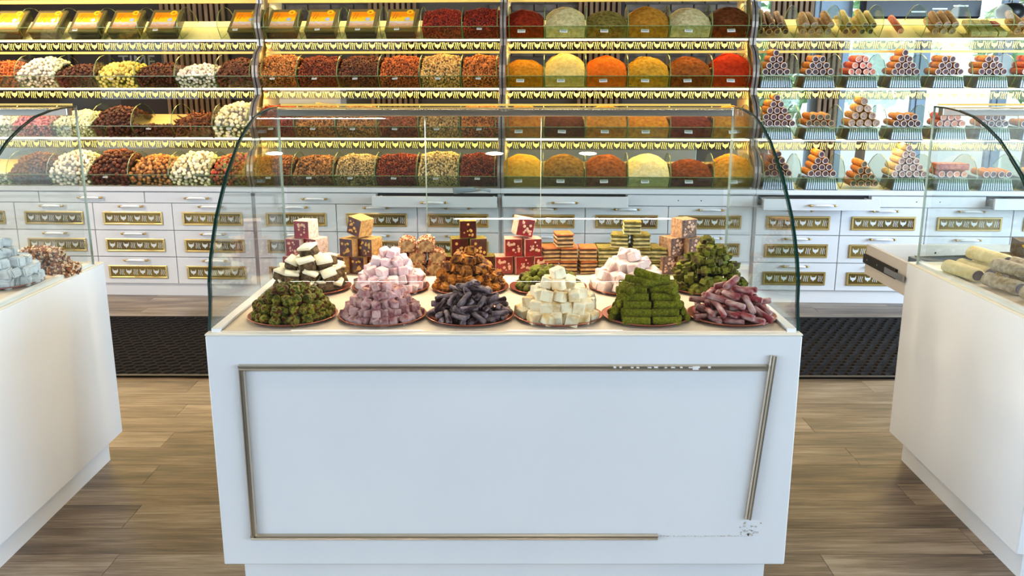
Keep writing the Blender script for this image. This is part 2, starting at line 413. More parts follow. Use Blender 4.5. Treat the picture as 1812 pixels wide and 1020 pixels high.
# ceiling fixtures (mirrored in the curved hoods)
def tube_light(x0, x1, y, lab, z=3.22):
    t = empty('tube_light', ((x0+x1)/2, y, z), 0, lab, 'ceiling light'); h = (x1-x0)/2
    MB().box(-h-.02, h+.02, -.03, .03, .02, .08, M_white).obj('housing', t)
    b = MB(); n = int((x1-x0)/.02)
    b.box(-h, h, -.018, .018, .0, .02, M_tube); b.obj('led_tube', t)
tube_light(-.32, .88, 2.05, 'short led tube on the ceiling above the front counter')
tube_light(-1.95, -.95, 6.1, 'led tube on the ceiling before the shelving')
tube_light(-2.1, -.85, -2.75, 'led tube over the shop door, the left one', 2.62)
tube_light(-.05, 1.05, -2.75, 'led tube over the shop door, the right one', 2.62)
for x, y, lab in ((-1.35, 3.72, 'ceiling spotlight, the one furthest from the windows'), (-.1, 3.72, 'ceiling spotlight in the middle of three'), (.43, 3.72, 'ceiling spotlight closest to the windows')):
    t = empty('spotlight', (x, y, 3.3), 0, lab, 'ceiling light')
    MB().lathe([(.055, -.03), (.06, -.03), (.06, 0), (.055, 0)], M_white, 20).obj('ring', t, True)
    MB().lathe([(0, -.02), (.05, -.02)], M_spot, 20).obj('lens', t)

# floor mat
t = empty('floor_mat', (0, 5.32, 0), R(-.35), 'long dark textured mat in front of the drawers', 'mat')
MB().box(-3.9, 3.9, -.655, .655, .0, .010, M_mat, bev=.004).obj('mat_base', t)
b = MB().box(-3.9, 3.9, -.66, -.63, .01, .014, M_black); b.obj('border', t)
V = []; F = []
cube = np.array([(-1,-1,-1),(1,-1,-1),(1,1,-1),(-1,1,-1),(-.7,-.7,1),(.7,-.7,1),(.7,.7,1),(-.7,.7,1)], float); cf = np.array([(4,5,6,7),(0,1,5,4),(1,2,6,5),(2,3,7,6),(3,0,4,7)])
rows = 22; k = 0
for j in range(rows):
    yv = -.6+j*.0565; n = 112
    for i in range(n):
        xv = -3.85+i*.069+(j % 2)*.034
        if abs(xv) < 1.3 or abs(xv) > 3.6: continue
        a = R(38 if (i+j) % 2 else 22); c_, s_ = math.cos(a), math.sin(a)
        p = cube*np.array((.03, .014, .0045)); q = np.stack([p[:, 0]*c_-p[:, 1]*s_+xv, p[:, 0]*s_+p[:, 1]*c_+yv, p[:, 2]+.0145], 1)
        V.append(q); F.append(cf+8*k); k += 1
tag(link('raised_weave', setmesh('raised_weave', np.concatenate(V), np.concatenate(F), M_mat, False), t), kind='stuff')

# ------------------------------------------------------------------ motifs
def fox(b, cx, cz, s, y, mt, th=.0015):
    P = [(-.47,.54),(-.27,.22),(.27,.22),(.47,.54),(.46,.05),(.36,-.16),(.13,-.27),(0,-.5),(-.13,-.27),(-.36,-.16),(-.46,.05)]
    b.add([(cx+p[0]*s, y, cz+p[1]*s) for p in P], [tuple(range(len(P)))[::-1]], mt)
def ribbon(b, cx, cz, s, y, mt):
    for k, dx in enumerate((-.32, -.02, .28)):
        L_ = []; Rr = []
        for i in range(6):
            q = i/5; z = .5-q; x = dx+.07*math.sin(q*2*PI+k*.6)
            L_.append((cx+(x-.05)*s, y, cz+(z-.03*k)*s)); Rr.append((cx+(x+.05)*s, y, cz+(z-.03*k)*s))
        vs = L_+Rr
        b.add(vs, [(i, i+1, i+7, i+6) for i in range(5)], mt)

# ------------------------------------------------------------------ wall shelving
AW = R(2.66)
def WP(u, v, z=0): return Vector((u*math.cos(AW)+v*math.sin(AW), 6.52-u*math.sin(AW)+v*math.cos(AW), z))
ROWS = {1: (.42, 1.977), 2: (.29, 1.607), 3: (.16, 1.232), 4: (.03, .872)}
BP = .3175
DIV = [(0,0),(-.04,.045),(-.075,.09),(-.072,.12),(-.05,.165),(-.01,.205),(.05,.235),(.12,.25),(.19,.245),(.25,.225),(.31,.19),(.36,.15),(.35,.14),(.2,.075)]
div_me = MB().prism([(p[0], p[1]) for p in DIV], -.003, .003, 'x', M_thin, M_gedge2).mesh('divider')
tag_me = MB().box(-.026, .026, -.002, .0, -.013, .013, M_tag).box(-.02, .02, -.003, -.002, -.006, .006, M_tagp).mesh('price_tag')
SECT = [(-4.53, 8, 'leftmost'), (-1.99, 6, 'second'), (-.085, 6, 'third'), (1.82, 8, 'rightmost')]
SECLAB = ['wall shelving of chocolates and sweets left of the nut bins', 'wall shelving of roasted nuts and gift boxes',
          'wall shelving heaped with spices between nuts and fruit rolls', 'wall shelving of fruit rolls before the bright windows']
CABLAB = ['white drawer cabinet under the chocolates and sweets', 'white drawer cabinet under the nut bins',
          'white drawer cabinet under the spice bins', 'white drawer cabinet under the fruit rolls']
def post_profile():
    pts = []
    for r in (4, 3, 2, 1):
        v, z = ROWS[r]
        pts += [(v-.045+q0, z+dz) for q0, dz in ((0, -.05), (-.004, 0), (-.02, .04), (-.035, .08), (-.04, .12), (-.03, .17), (-.005, .22), (.035, .27))]
    pts += [(.42, 2.24), (.42, 2.6)]
    return pts
PP = post_profile()
def add_post(par, u):
    for dx, mt, wd in ((-.014, M_post, .009), (.014, M_post, .009), (0, mat('post_channel_dark', (70, 60, 56), .5), .007)):
        b = MB(); dd = .0 if abs(dx) > 0 else .01
        vs = []
        for v, z in PP:
            vs += [(u+dx-wd, v+dd, z), (u+dx+wd, v+dd, z), (u+dx+wd, v+.03, z), (u+dx-wd, v+.03, z)]
        fs = []
        for i in range(len(PP)-1):
            for j in range(4): fs.append((i*4+j, i*4+(j+1) % 4, i*4+4+(j+1) % 4, i*4+4+j))
        fs.append((0, 1, 2, 3)); b.add(vs, fs, mt)
        b.obj('post_rail' if abs(dx) > 0 else 'post_channel', par, False)
SHELF = []
led_on = True
for si, (u0, nb, nm) in enumerate(SECT):
    W = nb*BP; org = WP(u0, 0)
    t = empty('display_shelving', org, -AW, SECLAB[si], 'shelving'); SHELF.append(t)
    add_post(t, 0.0)
    if si == 3: add_post(t, W)
    x0, x1 = .03, W-.03
    for r in (1, 2, 3, 4):
        v, z = ROWS[r]
        MB().prism([(v, z), (v+.02, z-.012), (v+.385, z+.15), (v+.385, z+.165), (v+.02, z+.004)], x0, x1, 'x', M_board).obj('shelf_board', t) if not (si == 3 and r > 1) else MB().box(x0, x1, v, v+.385, z-.008, z+.003, M_board).obj('shelf_board', t)
        if r < 4:
            MB().box(x0, x1, v-.006, v+.012, z-.014, z-.001, M_led).obj('led_strip', t)
            bd = MB().box(x0, x1, v-.003, v+.001, z-.085, z-.02, M_acryl).obj('motif_band', t)
            b = MB(); n = round(W/.108); p = (x1-x0)/n
            for k in range(n):
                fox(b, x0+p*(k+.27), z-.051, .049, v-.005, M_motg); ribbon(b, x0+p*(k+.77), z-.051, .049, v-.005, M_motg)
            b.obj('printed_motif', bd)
        if r == 1: MB().box(x0, x1, v-.008, v+.01, z-.108, z-.09, M_gold).obj('gold_rail', t)
        # front lip glass and dividers
        fg = MB(); fg.prism([(v-.002, z+.002), (v-.077, z+.09), (v-.082, z+.09), (v-.007, z+.002)], x0, x1, 'x', M_lip, M_lip)
        fg.box(x0, x1, v-.084, v-.076, z+.088, z+.0915, M_gedge2); fg.obj('front_glass', t)
        for k in range(nb+1):
            xx = min(max(k*BP, .045), W-.045)
            link('divider', div_me, t, (xx, v, z+.004))
        # led lamp under the board above
        lz = z+.345 if r > 1 else z+.28; lv = v+(.13 if r > 1 else .27)
        o = area('led_lamp', WP(u0+W/2, lv, lz), (0, 0, -AW), W-.1, .02, (1.0, .68, .20) if r > 1 else (1.0, .78, .40), (3.3 if r > 1 else 2.0)*W)
    MB().box(x0, x1, .54, .57, 2.262, 2.29, M_gold).obj('top_rail', t)
    for s_, xx in ((0, .022), (1, W-.034)):
        MB().prism([(.16, .88), (.50, 1.02), (.60, 1.23), (.9, 2.3), (.62, 2.3), (.22, 1.3)], xx, xx+.012, 'x', M_side).obj('side_panel', t)
    # ---------------- cabinet
    c = empty('drawer_cabinet', org, -AW, CABLAB[si], 'cabinet')
    MB().box(0.002, W-.002, .012, .5, .0, .828, M_cabinet).obj('carcass', c)
    MB().box(-.0, W, -.035, .52, .832, .87, M_cabinet, bev=.004).obj('countertop', c)
    nd = nb*2//4 if nb == 8 else 3
    nd = 4 if nb == 8 else 3; nt_ = 3 if nb == 8 else 2
    dw = (W-.03)/nd
    def drawer(xa, xb, za, zb, plate, handle=True, pull=0, holes=False, seed=0):
        d = MB(); d.box(xa+.003, xb-.003, -.018-pull, 0-pull+.004, za+.003, zb-.003, M_cabinet, bev=.002)
        if pull:
            d.box(xa+.03, xa+.042, -pull, .012, za+.02, zb-.02, M_cabinet); d.box(xb-.042, xb-.03, -pull, .012, za+.02, zb-.02, M_cabinet)
            d.box(xa+.03, xb-.03, -pull, .012, za+.02, za+.03, M_cabinet)
            d.box(xa+.012, xa+.03, -pull, .012, za+.03, za+.06, M_steel); d.box(xb-.03, xb-.012, -pull, .012, za+.03, za+.06, M_steel)
        o = d.obj('drawer', c); xm = (xa+xb)/2
        if pull:
            MB().box(xa+.01, xb-.01, .008, .0115, za+.012, zb+.0, M_dark).obj('opening_shade', o)  # dark sheet painting the shade behind the pulled drawer front
        if handle:
            zh = zb-.022 if plate else (za+zb)/2
            h = MB(); y = -.052-pull
            h.tube([(xm-.075, y+.005, zh-.003), (xm-.045, y, zh), (xm, y-.002, zh+.001), (xm+.045, y, zh), (xm+.075, y+.005, zh-.003)], [.006, .0095, .0085, .0095, .006], M_porc, 8)
            for sg in (-1, 1):
                h.tube([(xm+sg*.075, y+.005, zh-.003), (xm+sg*.09, y+.006, zh-.002), (xm+sg*.1, y+.012, zh)], [.007, .009, .004], M_brass, 6)
                h.tube([(xm+sg*.083, y+.005, zh), (xm+sg*.083, -.018-pull, zh)], .005, M_brass, 6)
            h.obj('handle', o, True)
        if holes:
            h = MB()
            for sg in (-1, 1): h.lathe([(0, 0), (.005, 0)], M_dark, 8, Matrix.Translation((xm+sg*.085, -.0185, (za+zb)/2)) @ Matrix.Rotation(R(90), 4, 'X'))
            h.obj('screw_hole', o)
        if plate:
            zc_ = (za+zb)/2-.012; hw, hh = .235, .052; fr = MB()
            for a, b_, cc, dd in ((-hw, hw, hh-.014, hh), (-hw, hw, -hh, -hh+.014), (-hw, -hw+.016, -hh+.014, hh-.014), (hw-.016, hw, -hh+.014, hh-.014)):
                fr.box(xm+a, xm+b_, -.030, -.018, zc_+cc, zc_+dd, M_brassd, bev=.003)
            fr.obj('nameplate_frame', o)
            pl = MB(); pl.box(xm-hw+.014, xm+hw-.014, -.0215, -.018, zc_-hh+.012, zc_+hh-.012, M_olive)
            for k in range(4):
                px = xm-hw+.05+k*.11; fox(pl, px, zc_, .046, -.0232, M_motw); ribbon(pl, px+.055, zc_, .044, -.0232, M_motw)
            pl.obj('nameplate', o)
    zr = [.741, .527, .316, .1]
    for r in range(3):
        for k in range(nd): drawer(.015+k*dw, .015+(k+1)*dw, zr[r+1], zr[r], True)
    tw = (W-.03)/nt_
    pulls = {1: {1: .17}, 2: {0: .13}, 3: {0: .2, 2: .12}}.get(si, {})
    for k in range(nt_):
        pl_ = pulls.get(k, 0); noh = (si == 2 and k == 1) or (si == 3 and k == 1)
        drawer(.015+k*tw, .015+(k+1)*tw, zr[0], .828, False, not noh, pl_, noh)

# ------------------------------------------------------------------ bin contents
def board_h(v): return np.clip(.004+v*.42, .004, .2)
def heap_surface(hp, k, seed, nx=22, nv=26, rough=.004, p=2.2, spill=None):
    rg = np.random.default_rng(seed)
    xs = np.linspace(-.150, .150, nx)
    rows = []
    rows.append(np.stack([xs, np.full(nx, .006), np.full(nx, .008)], 1))
    rows.append(np.stack([xs, np.full(nx, -.034), np.full(nx, .05)], 1))
    vv = np.linspace(-.068, .34, nv)
    ph = rg.random(4)*6
    for v in vv:
        q = np.clip((v+.068)/.23, 0, 1)
        e = 1-k*np.abs(xs/.15)**p
        H = .082+(hp-.082)*np.sin(q*PI/2)*e
        H -= np.clip(v-.19, 0, 1)*.5
        H += rough*(np.sin(xs*50+ph[0]+v*30)+np.sin(v*60+ph[1]-xs*35)) + rg.normal(size=nx)*rough*.4
        if hp < .12: H -= np.clip(v-.0, 0, 1)*.9
        if v == vv[0]: H[:] = .083+rg.normal(size=nx)*.001
        zz = np.maximum(H, board_h(v)+.003 if v > 0 else .05)
        if hp < .12 and v > .09: zz = np.full(nx, board_h(v)-.03)
        rows.append(np.stack([xs, np.full(nx, v), zz], 1))
    V = np.concatenate(rows); nr = len(rows)
    F = np.array([(i*nx+j, i*nx+j+1, (i+1)*nx+j+1, (i+1)*nx+j) for i in range(nr-1) for j in range(nx-1)])
    return V, F
def scatter(V, F, n, size, elong, seed, icos, mt, lift=.3, gap=1.0):
    rg = np.random.default_rng(seed)
    A = V[F[:, 0]]; B = V[F[:, 1]]; C = V[F[:, 2]]; D = V[F[:, 3]]
    ar = np.linalg.norm(np.cross(B-A, D-A), axis=1)
    # back of the heap is unseen
    ar = ar*np.where(A[:, 1] > .24, .25, 1)*np.where((A[:, 1] > .03) & (A[:, 2] < A[:, 1]*.35), 0, 1)
    m = n*3
    f = rg.choice(len(F), m, p=ar/ar.sum()); a = rg.random((m, 1)); b = rg.random((m, 1))
    P = A[f]*(1-a)*(1-b)+B[f]*a*(1-b)+C[f]*a*b+D[f]*(1-a)*b
    cell = size*gap; seen = {}; keep_ = []
    K = np.floor(P/cell).astype(int); PL = P.tolist(); KL = K.tolist()
    for q in range(m):
        x, y, z = PL[q]; kx, ky, kz = KL[q]; ok = True
        for dx in (-1, 0, 1):
            for dy in (-1, 0, 1):
                for dz in (-1, 0, 1):
                    for o_ in seen.get((kx+dx, ky+dy, kz+dz), ()):
                        if (o_[0]-x)**2+(o_[1]-y)**2+(o_[2]-z)**2 < cell*cell: ok = False; break
                    if not ok: break
                if not ok: break
            if not ok: break
        if ok:
            seen.setdefault((kx, ky, kz), []).append((x, y, z)); keep_.append(q)
            if len(keep_) >= n: break
    P = P[keep_]; f = f[keep_]; n = len(keep_)
    N_ = np.cross(B-A, D-A)[f]; N_ /= np.linalg.norm(N_, axis=1)[:, None]
    P = P+N_*size*lift*rg.uniform(-.2, 1.1, (n, 1))
    P[:, 0] = np.clip(P[:, 0], -.142, .142)
    IV, IF = icos
    Q = rg.normal(size=(n, 4)); Q /= np.linalg.norm(Q, axis=1)[:, None]
    w_, x, y, z = Q.T
    Rm = np.stack([1-2*(y*y+z*z), 2*(x*y-z*w_), 2*(x*z+y*w_), 2*(x*y+z*w_), 1-2*(x*x+z*z), 2*(y*z-x*w_), 2*(x*z-y*w_), 2*(y*z+x*w_), 1-2*(x*x+y*y)], 1).reshape(n, 3, 3)
    S = size*rg.uniform(.8, 1.15, (n, 1, 1))*np.array(elong)[None, None, :]
    W_ = np.einsum('nij,nkj->nki', Rm, IV[None]*S)+P[:, None, :]
    FF = (IF[None]+np.arange(n)[:, None, None]*len(IV)).reshape(-1, 3)
    return W_.reshape(-1, 3), FF
ORD = ['first', 'second', 'third', 'fourth', 'fifth', 'sixth', 'seventh', 'eighth']
RNAME = {1: 'top', 2: 'second', 3: 'third', 4: 'lowest'}
def bin_loc(si, r, k, dv=0., dz=0.):
    u0 = SECT[si][0]; v, z = ROWS[r]
    return WP(u0+(k+.5)*BP, v+dv, z+dz+.003)
def stuff_obj(si, r, k, kind, cols, hp, desc, size=.011, elong=(1, 1, 1), name='heap', n=None, cat='food'):
    sd = si*100+r*10+k
    o = empty(name, bin_loc(si, r, k), -AW)
    tag(o, '%s filling the %s bin of the %s shelving, %s shelf' % (desc, ORD[k], SECT[si][2], RNAME[r]), cat, None, 'stuff')
    if kind == 'powder':
        mt = mat('powder_%02d%d%d%d' % (si, r, k, 0), cols[0], .95, c2=cols[1], scale=38, bump=.9, bscale=160, spec=.1)
        V, F = heap_surface(hp, .42, sd, 26, 30, .002)
        link('powder_heap', setmesh('powder_heap', V, F, mt), o)
    else:
        mt = mat('pieces_%d%d%d' % (si, r, k), cols[0], .55, c2=cols[1], scale=26, island=.35, spec=.3)
        md = mat('under_%d%d%d' % (si, r, k), tuple(c*.45 for c in cols[0]), .9)  # darkened copy of the piece colour, painting shade between the pieces
        V, F = heap_surface(hp, .16 if kind == 'nuts' else .3, sd, 14, 18, .004)
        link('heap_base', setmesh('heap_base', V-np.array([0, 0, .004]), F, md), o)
        if n is None: n = int(.30*.52/(size*size*elong[0]*2.2))
        V2, F2 = scatter(V, F, n, size, elong, sd, ICO1 if size < .0125 else ICO2, mt, .3 if kind == 'nuts' else .35, 1.0 if kind == 'nuts' else 1.55 if elong == BALL else 1.1)
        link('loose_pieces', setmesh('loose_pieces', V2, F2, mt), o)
    return o
NUT = (1.25, .85, .7)
BALL = (1, 1, 1)
S2 = {1: {4: ((176, 52, 20), (110, 24, 10), .225, 'red skinned peanuts', .0105), 5: ((170, 48, 18), (110, 24, 10), .23, 'dark red peanuts heaped to the brim,', .0105)},
      2: {0: ((214, 140, 70), (160, 84, 34), .245, 'golden roasted almonds', .0115), 1: ((150, 62, 26), (90, 30, 16), .235, 'dark glazed almonds', .0115),
          2: ((120, 62, 34), (80, 36, 20), .235, 'dark brown mixed nuts', .0115), 3: ((205, 104, 44), (150, 66, 24), .235, 'orange brown almonds', .0115),
          4: ((228, 186, 112), (200, 140, 70), .245, 'pale cashew nuts', .012), 5: ((220, 132, 58), (170, 84, 32), .24, 'orange roasted hazelnuts', .0115)},
      3: {0: ((178, 60, 24), (120, 34, 14), .235, 'reddish peanuts', .0105), 1: ((214, 140, 60), (170, 96, 40), .245, 'golden brown nuts', .0115),
          2: ((206, 140, 70), (160, 96, 46), .235, 'tan roasted nuts', .0115), 3: ((170, 84, 40), (110, 54, 24), .165, 'brown roasted nuts, half full,', .0115),
          4: ((214, 170, 104), (176, 128, 70), .2, 'pale roasted nuts', .0115), 5: ((226, 136, 52), (180, 90, 30), .235, 'bright orange nuts', .0115)},
      4: {0: ((170, 100, 50), (110, 60, 30), .215, 'brown mixed kernels', .0105), 1: ((190, 130, 76), (96, 56, 30), .215, 'speckled brown pistachios', .0105),
          2: ((206, 176, 124), (150, 120, 76), .225, 'pale shelled pistachios', .0105), 3: ((150, 56, 26), (90, 28, 14), .23, 'dark red brown nuts', .0105),
          4: ((226, 198, 140), (190, 150, 90), .245, 'cream coloured curved cashews', .0115), 5: ((140, 48, 22), (86, 26, 14), .235, 'deep red peanuts', .0105)}}
for r, d in S2.items():
    for k, (c1, c2, hp, ds, sz) in d.items():
        stuff_obj(1, r, k, 'nuts', (c1, c2), hp, ds, sz*.86, NUT, 'nut_heap')
S3 = {1: {0: ((160, 50, 22), (110, 28, 12), .225, 'coarse red pepper flakes'), 1: ((236, 218, 160), (196, 176, 120), .245, 'cream coloured powder'), 2: ((150, 132, 62), (96, 84, 36), .215, 'olive green dried herb'),
          3: ((206, 142, 48), (160, 104, 30), .245, 'ochre spice powder'), 4: ((232, 214, 160), (190, 170, 118), .235, 'pale cream ground spice'), 5: ((122, 66, 30), (86, 42, 18), .24, 'dark brown ground spice')},
      2: {0: ((204, 138, 34), (168, 104, 20), .215, 'dull golden turmeric'), 1: ((240, 208, 126), (214, 180, 96), .26, 'pale yellow powder, highest heap,'), 2: ((226, 112, 26), (196, 88, 16), .24, 'bright orange powder'),
          3: ((206, 156, 50), (160, 114, 30), .235, 'mustard yellow ground spice'), 4: ((150, 84, 34), (106, 54, 20), .235, 'brown ground cumin'), 5: ((196, 54, 20), (160, 34, 12), .26, 'bright red paprika')},
      3: {0: ((220, 136, 40), (180, 100, 26), .245, 'orange brown powder'), 1: ((110, 58, 30), (76, 38, 20), .17, 'dark brown powder, low in its bin,'), 2: ((226, 150, 50), (180, 112, 34), .245, 'golden orange powder'),
          3: ((228, 156, 40), (190, 110, 24), .19, 'yellow orange curry'), 4: ((140, 54, 26), (96, 34, 16), .19, 'dark red ground spice'), 5: ((214, 150, 48), (170, 112, 30), .24, 'golden brown powder')},
      4: {0: ((216, 168, 56), (186, 136, 40), .235, 'mustard coloured powder'), 1: ((140, 108, 52), (96, 70, 32), .235, 'olive brown ground spice'), 2: ((150, 88, 44), (106, 56, 26), .235, 'reddish brown ground spice'),
          3: ((240, 224, 168), (214, 196, 140), .24, 'whitish cream powder'), 4: ((134, 70, 36), (88, 44, 22), .2, 'dark brown seeds, lower heap,'), 5: ((200, 146, 56), (150, 104, 36), .24, 'ochre seeds with a rounded top')}}
for r, d in S3.items():
    for k, (c1, c2, hp, ds) in d.items():
        stuff_obj(2, r, k, 'powder', (c1, c2), hp, ds, name='spice_heap', cat='spice')
BALL = (1, 1, 1)
W1, W2 = (246, 234, 212), (232, 214, 184)
D1, D2 = (96, 44, 24), (60, 26, 16)
S1 = {2: {1: ((226, 110, 40), (150, 70, 30), .2, 'orange and brown candied peel', .012, (1.8, .8, .5)), 2: (W1, W2, .225, 'cream white sugared balls', .014, BALL), 3: (D1, D2, .17, 'dark chocolate balls', .014, BALL),
          4: ((248, 222, 120), (236, 200, 90), .19, 'yellow coated balls', .016, BALL), 5: ((110, 52, 26), (64, 30, 18), .18, 'dark brown chocolate chunks', .014, (1.3, .8, .6)),
          6: (W1, (240, 224, 214), .17, 'small white sugared balls', .0135, BALL), 7: ((112, 56, 34), (76, 36, 22), .215, 'brown chocolate nuggets', .0125, (1.2, .9, .8))},
      3: {1: (W1, (236, 220, 208), .15, 'whitish sugared pieces', .013, NUT), 2: ((236, 110, 110), (240, 150, 140), .2, 'pink sugared almonds', .012, (1.5, .8, .7)), 3: ((216, 214, 160), (236, 226, 190), .19, 'pale green cream sugared almonds', .013, NUT),
          4: (D1, D2, .22, 'shiny chocolate balls, well heaped,', .016, BALL), 5: (D1, D2, .10, 'few dark chocolate balls before bare board', .015, BALL),
          6: ((140, 76, 40), (96, 46, 24), .17, 'brown chocolate sticks and curls', .013, (3.2, .5, .5)), 7: (W1, (246, 226, 150), .25, 'white sugared balls heaped to the brim,', .016, BALL)},
      4: {1: ((216, 206, 170), (230, 222, 196), .1, 'few pale sweets before bare board', .013, BALL), 2: ((120, 76, 44), (90, 54, 32), .225, 'small cocoa dusted balls', .0125, BALL), 3: (W1, W2, .24, 'large white sugared balls', .0165, BALL),
          4: ((110, 54, 32), (72, 34, 22), .25, 'large dark chocolate balls', .018, BALL), 5: ((150, 84, 40), (214, 156, 90), .21, 'brown and caramel mixed balls', .0165, BALL),
          6: (W1, (246, 226, 160), .235, 'white and cream sugared balls', .016, BALL), 7: ((210, 60, 50), (120, 140, 80), .225, 'red green and white sugared balls', .014, BALL)}}
for r, d in S1.items():
    for k, (c1, c2, hp, ds, sz, el) in d.items():
        stuff_obj(0, r, k, 'balls', (c1, c2), hp, ds, sz, el, 'sweet_heap')

# price tags (nut unit: small; spice unit: one on every bin)
for si in (0, 1, 2):
    for r in (1, 2, 3, 4):
        v, z = ROWS[r]
        for k in range(SECT[si][1]):
            if si == 0 and (k < 3 or (r*3+k) % 2): continue
            if si == 1 and r == 1 and k in (0, 4): continue
            hz = .072 if si < 2 else .055
            sc_ = .75 if si < 2 else 1.15
            o = link('price_tag', tag_me, SHELF[si], ((k+.5)*BP-.02+random.uniform(-.01, .01), v-.004-hz*.86-.006, z+hz), (R(-38), R(random.uniform(-4, 4)), 0)); o.scale = (sc_,)*3

# gift boxes
def lid_mat():
    m = bpy.data.materials.new('gift_box_print'); m.use_nodes = True
    N = m.node_tree.nodes; L = m.node_tree.links; b = N['Principled BSDF']; b.inputs['Roughness'].default_value = .3
    tc = N.new('ShaderNodeTexCoord'); sep = N.new('ShaderNodeSeparateXYZ'); L.new(tc.outputs['Object'], sep.inputs[0])
    r = N.new('ShaderNodeValToRGB'); e = r.color_ramp.elements
    mr = N.new('ShaderNodeMapRange'); mr.inputs['From Min'].default_value = -.075; mr.inputs['From Max'].default_value = .075
    n = N.new('ShaderNodeTexNoise'); n.inputs['Scale'].default_value = 30; L.new(tc.outputs['Object'], n.inputs['Vector'])
    ad = N.new('ShaderNodeMath'); ad.operation = 'MULTIPLY_ADD'; ad.inputs[1].default_value = .05; L.new(n.outputs['Fac'], ad.inputs[0]); L.new(sep.outputs['Y'], ad.inputs[2])
    L.new(ad.outputs[0], mr.inputs[0]); L.new(mr.outputs[0], r.inputs[0])
    e[0].position = 0; e[0].color = (*lin((206, 130, 50)), 1); e[1].position = 1; e[1].color = (*lin((240, 140, 20)), 1)
    for p_, c in ((.25, (196, 150, 110)), (.42, (226, 190, 160)), (.52, (190, 198, 220)), (.6, (246, 206, 50)), (.85, (250, 196, 20))):
        q = e.new(p_); q.color = (*lin(c), 1)
    L.new(r.outputs[0], b.inputs['Base Color']); return m
M_lid = lid_mat()
M_boxd = mat('dark_box_card', (34, 32, 26), .35); M_boxo = mat('olive_box_border', (112, 98, 58), .4)
def gift_box(si, k, ds, dx=0, tw=0):
    u0 = SECT[si][0]; v, z = ROWS[1]
    o = empty('gift_box', WP(u0+(k+.5)*BP+dx, v+.115, z+.098), 0, ds, 'gift box', 'picture lidded gift boxes on the top shelf')
    o.rotation_euler = (Matrix.Rotation(-AW, 4, 'Z') @ Matrix.Rotation(R(tw), 4, 'Z') @ Matrix.Rotation(R(42), 4, 'X')).to_euler()
    MB().box(-.118, .118, -.125, .135, -.01, .05, M_boxd, bev=.003).obj('box_body', o)
    MB().box(-.121, .121, -.128, .138, .05, .068, M_boxo, bev=.003).obj('lid', o)
    pr = MB().box(-.095, .095, -.095, .1, .068, .0695, M_lid).obj('picture', o)
    po = mat('print_orange', (214, 120, 20), .4)
    b = MB(); b.lathe([(.012, .0), (.028, .0)], mat('print_yellow', (250, 200, 30), .4), 16, Matrix.Translation((.055, .095, .0706)))
    b.lathe([(0, .0), (.012, .0)], po, 16, Matrix.Translation((.055, .095, .0706))); b.obj('printed_flower', pr)
    for i in range(2): MB().box(-.08+i*.02, -.072+i*.02, -.0, .07, .0702, .0706, po, Matrix.Rotation(R(-14), 4, 'Z')).obj('printed_stick', pr)
    MB().lathe([(0, .0), (.02, .0)], mat('print_blue', (176, 190, 220), .4), 12, Matrix.Translation((.045, .01, .0705))).obj('printed_bowl', pr)
BX = [(0, 1, 'dark gift box with picture lid, first at the frame edge'), (0, 2, 'dark gift box with picture lid, second bin of the left shelf'), (0, 3, 'dark gift box with picture lid and a white tag before it'),
      (0, 4, 'dark gift box with picture lid, under the lettered chalkboard'), (0, 5, 'dark gift box with picture lid just left of the empty bin'), (0, 7, 'dark gift box with picture lid just right of the empty bin'),
      (1, 0, 'olive gift box nearest the left post of the nut shelving'), (1, 1, 'olive gift box second from the post on the nut shelving'), (1, 2, 'olive gift box third from the post on the nut shelving'), (1, 3, 'olive gift box beside the red peanuts')]
for i, (si, k, ds) in enumerate(BX): gift_box(si, k, ds, (.02 if si == 0 and k == 7 else random.uniform(-.008, .008)), random.uniform(-2, 2))

# fruit rolls
def roll_mesh(name, skin, ring, fill, rad=.0255, ln=.2, n=12, seed=0):
    rg = np.random.default_rng(seed); b = MB()
    ang = [2*PI*j/n for j in range(n)]
    def ringp(y, s): return [(rad*s*math.cos(a)*(1+.05*math.sin(3*a+seed)), y, rad*s*math.sin(a)*.94) for a in ang]
    P = ringp(0, .93)+ringp(.006, 1)+ringp(ln*.5, 1.02)+ringp(ln-.006, 1)+ringp(ln, .93)
    F = [(i*n+j, (i+1)*n+j, (i+1)*n+(j+1) % n, i*n+(j+1) % n) for i in range(4) for j in range(n)]
    b.add(P, F, skin)
    b.add(ringp(0, .93)+ringp(.001, .76), [(j, (j+1) % n, n+(j+1) % n, n+j) for j in range(n)], ring)
    b.add(ringp(.001, .76)+ringp(.005, .3)+[(0, .0, 0)], [(j, (j+1) % n, n+(j+1) % n, n+j) for j in range(n)]+[(n+j, n+(j+1) % n, 2*n) for j in range(n)], fill)
    b.add(ringp(ln, .93), [tuple(range(n))], ring)
    return b.mesh(name, True)
def rm(nm, c, c2, b=.5): return mat(nm, c, .6, c2=c2, scale=70, bump=b, bscale=150, objrand=.18)
SK_o = rm('roll_skin_orange', (206, 138, 60), (170, 100, 40)); SK_t = rm('roll_skin_tan', (196, 152, 90), (150, 104, 56)); SK_r = rm('roll_skin_red', (206, 90, 50), (176, 60, 34))
SK_g = rm('roll_skin_green', (176, 160, 70), (214, 190, 96)); SK_w = rm('roll_skin_white', (222, 206, 190), (190, 168, 150)); SK_b = rm('roll_skin_brown', (150, 96, 56), (100, 60, 36))
RG_w = mat('roll_ring_white', (224, 210, 200), .7); RG_t = mat('roll_ring_tan', (196, 160, 120), .7)
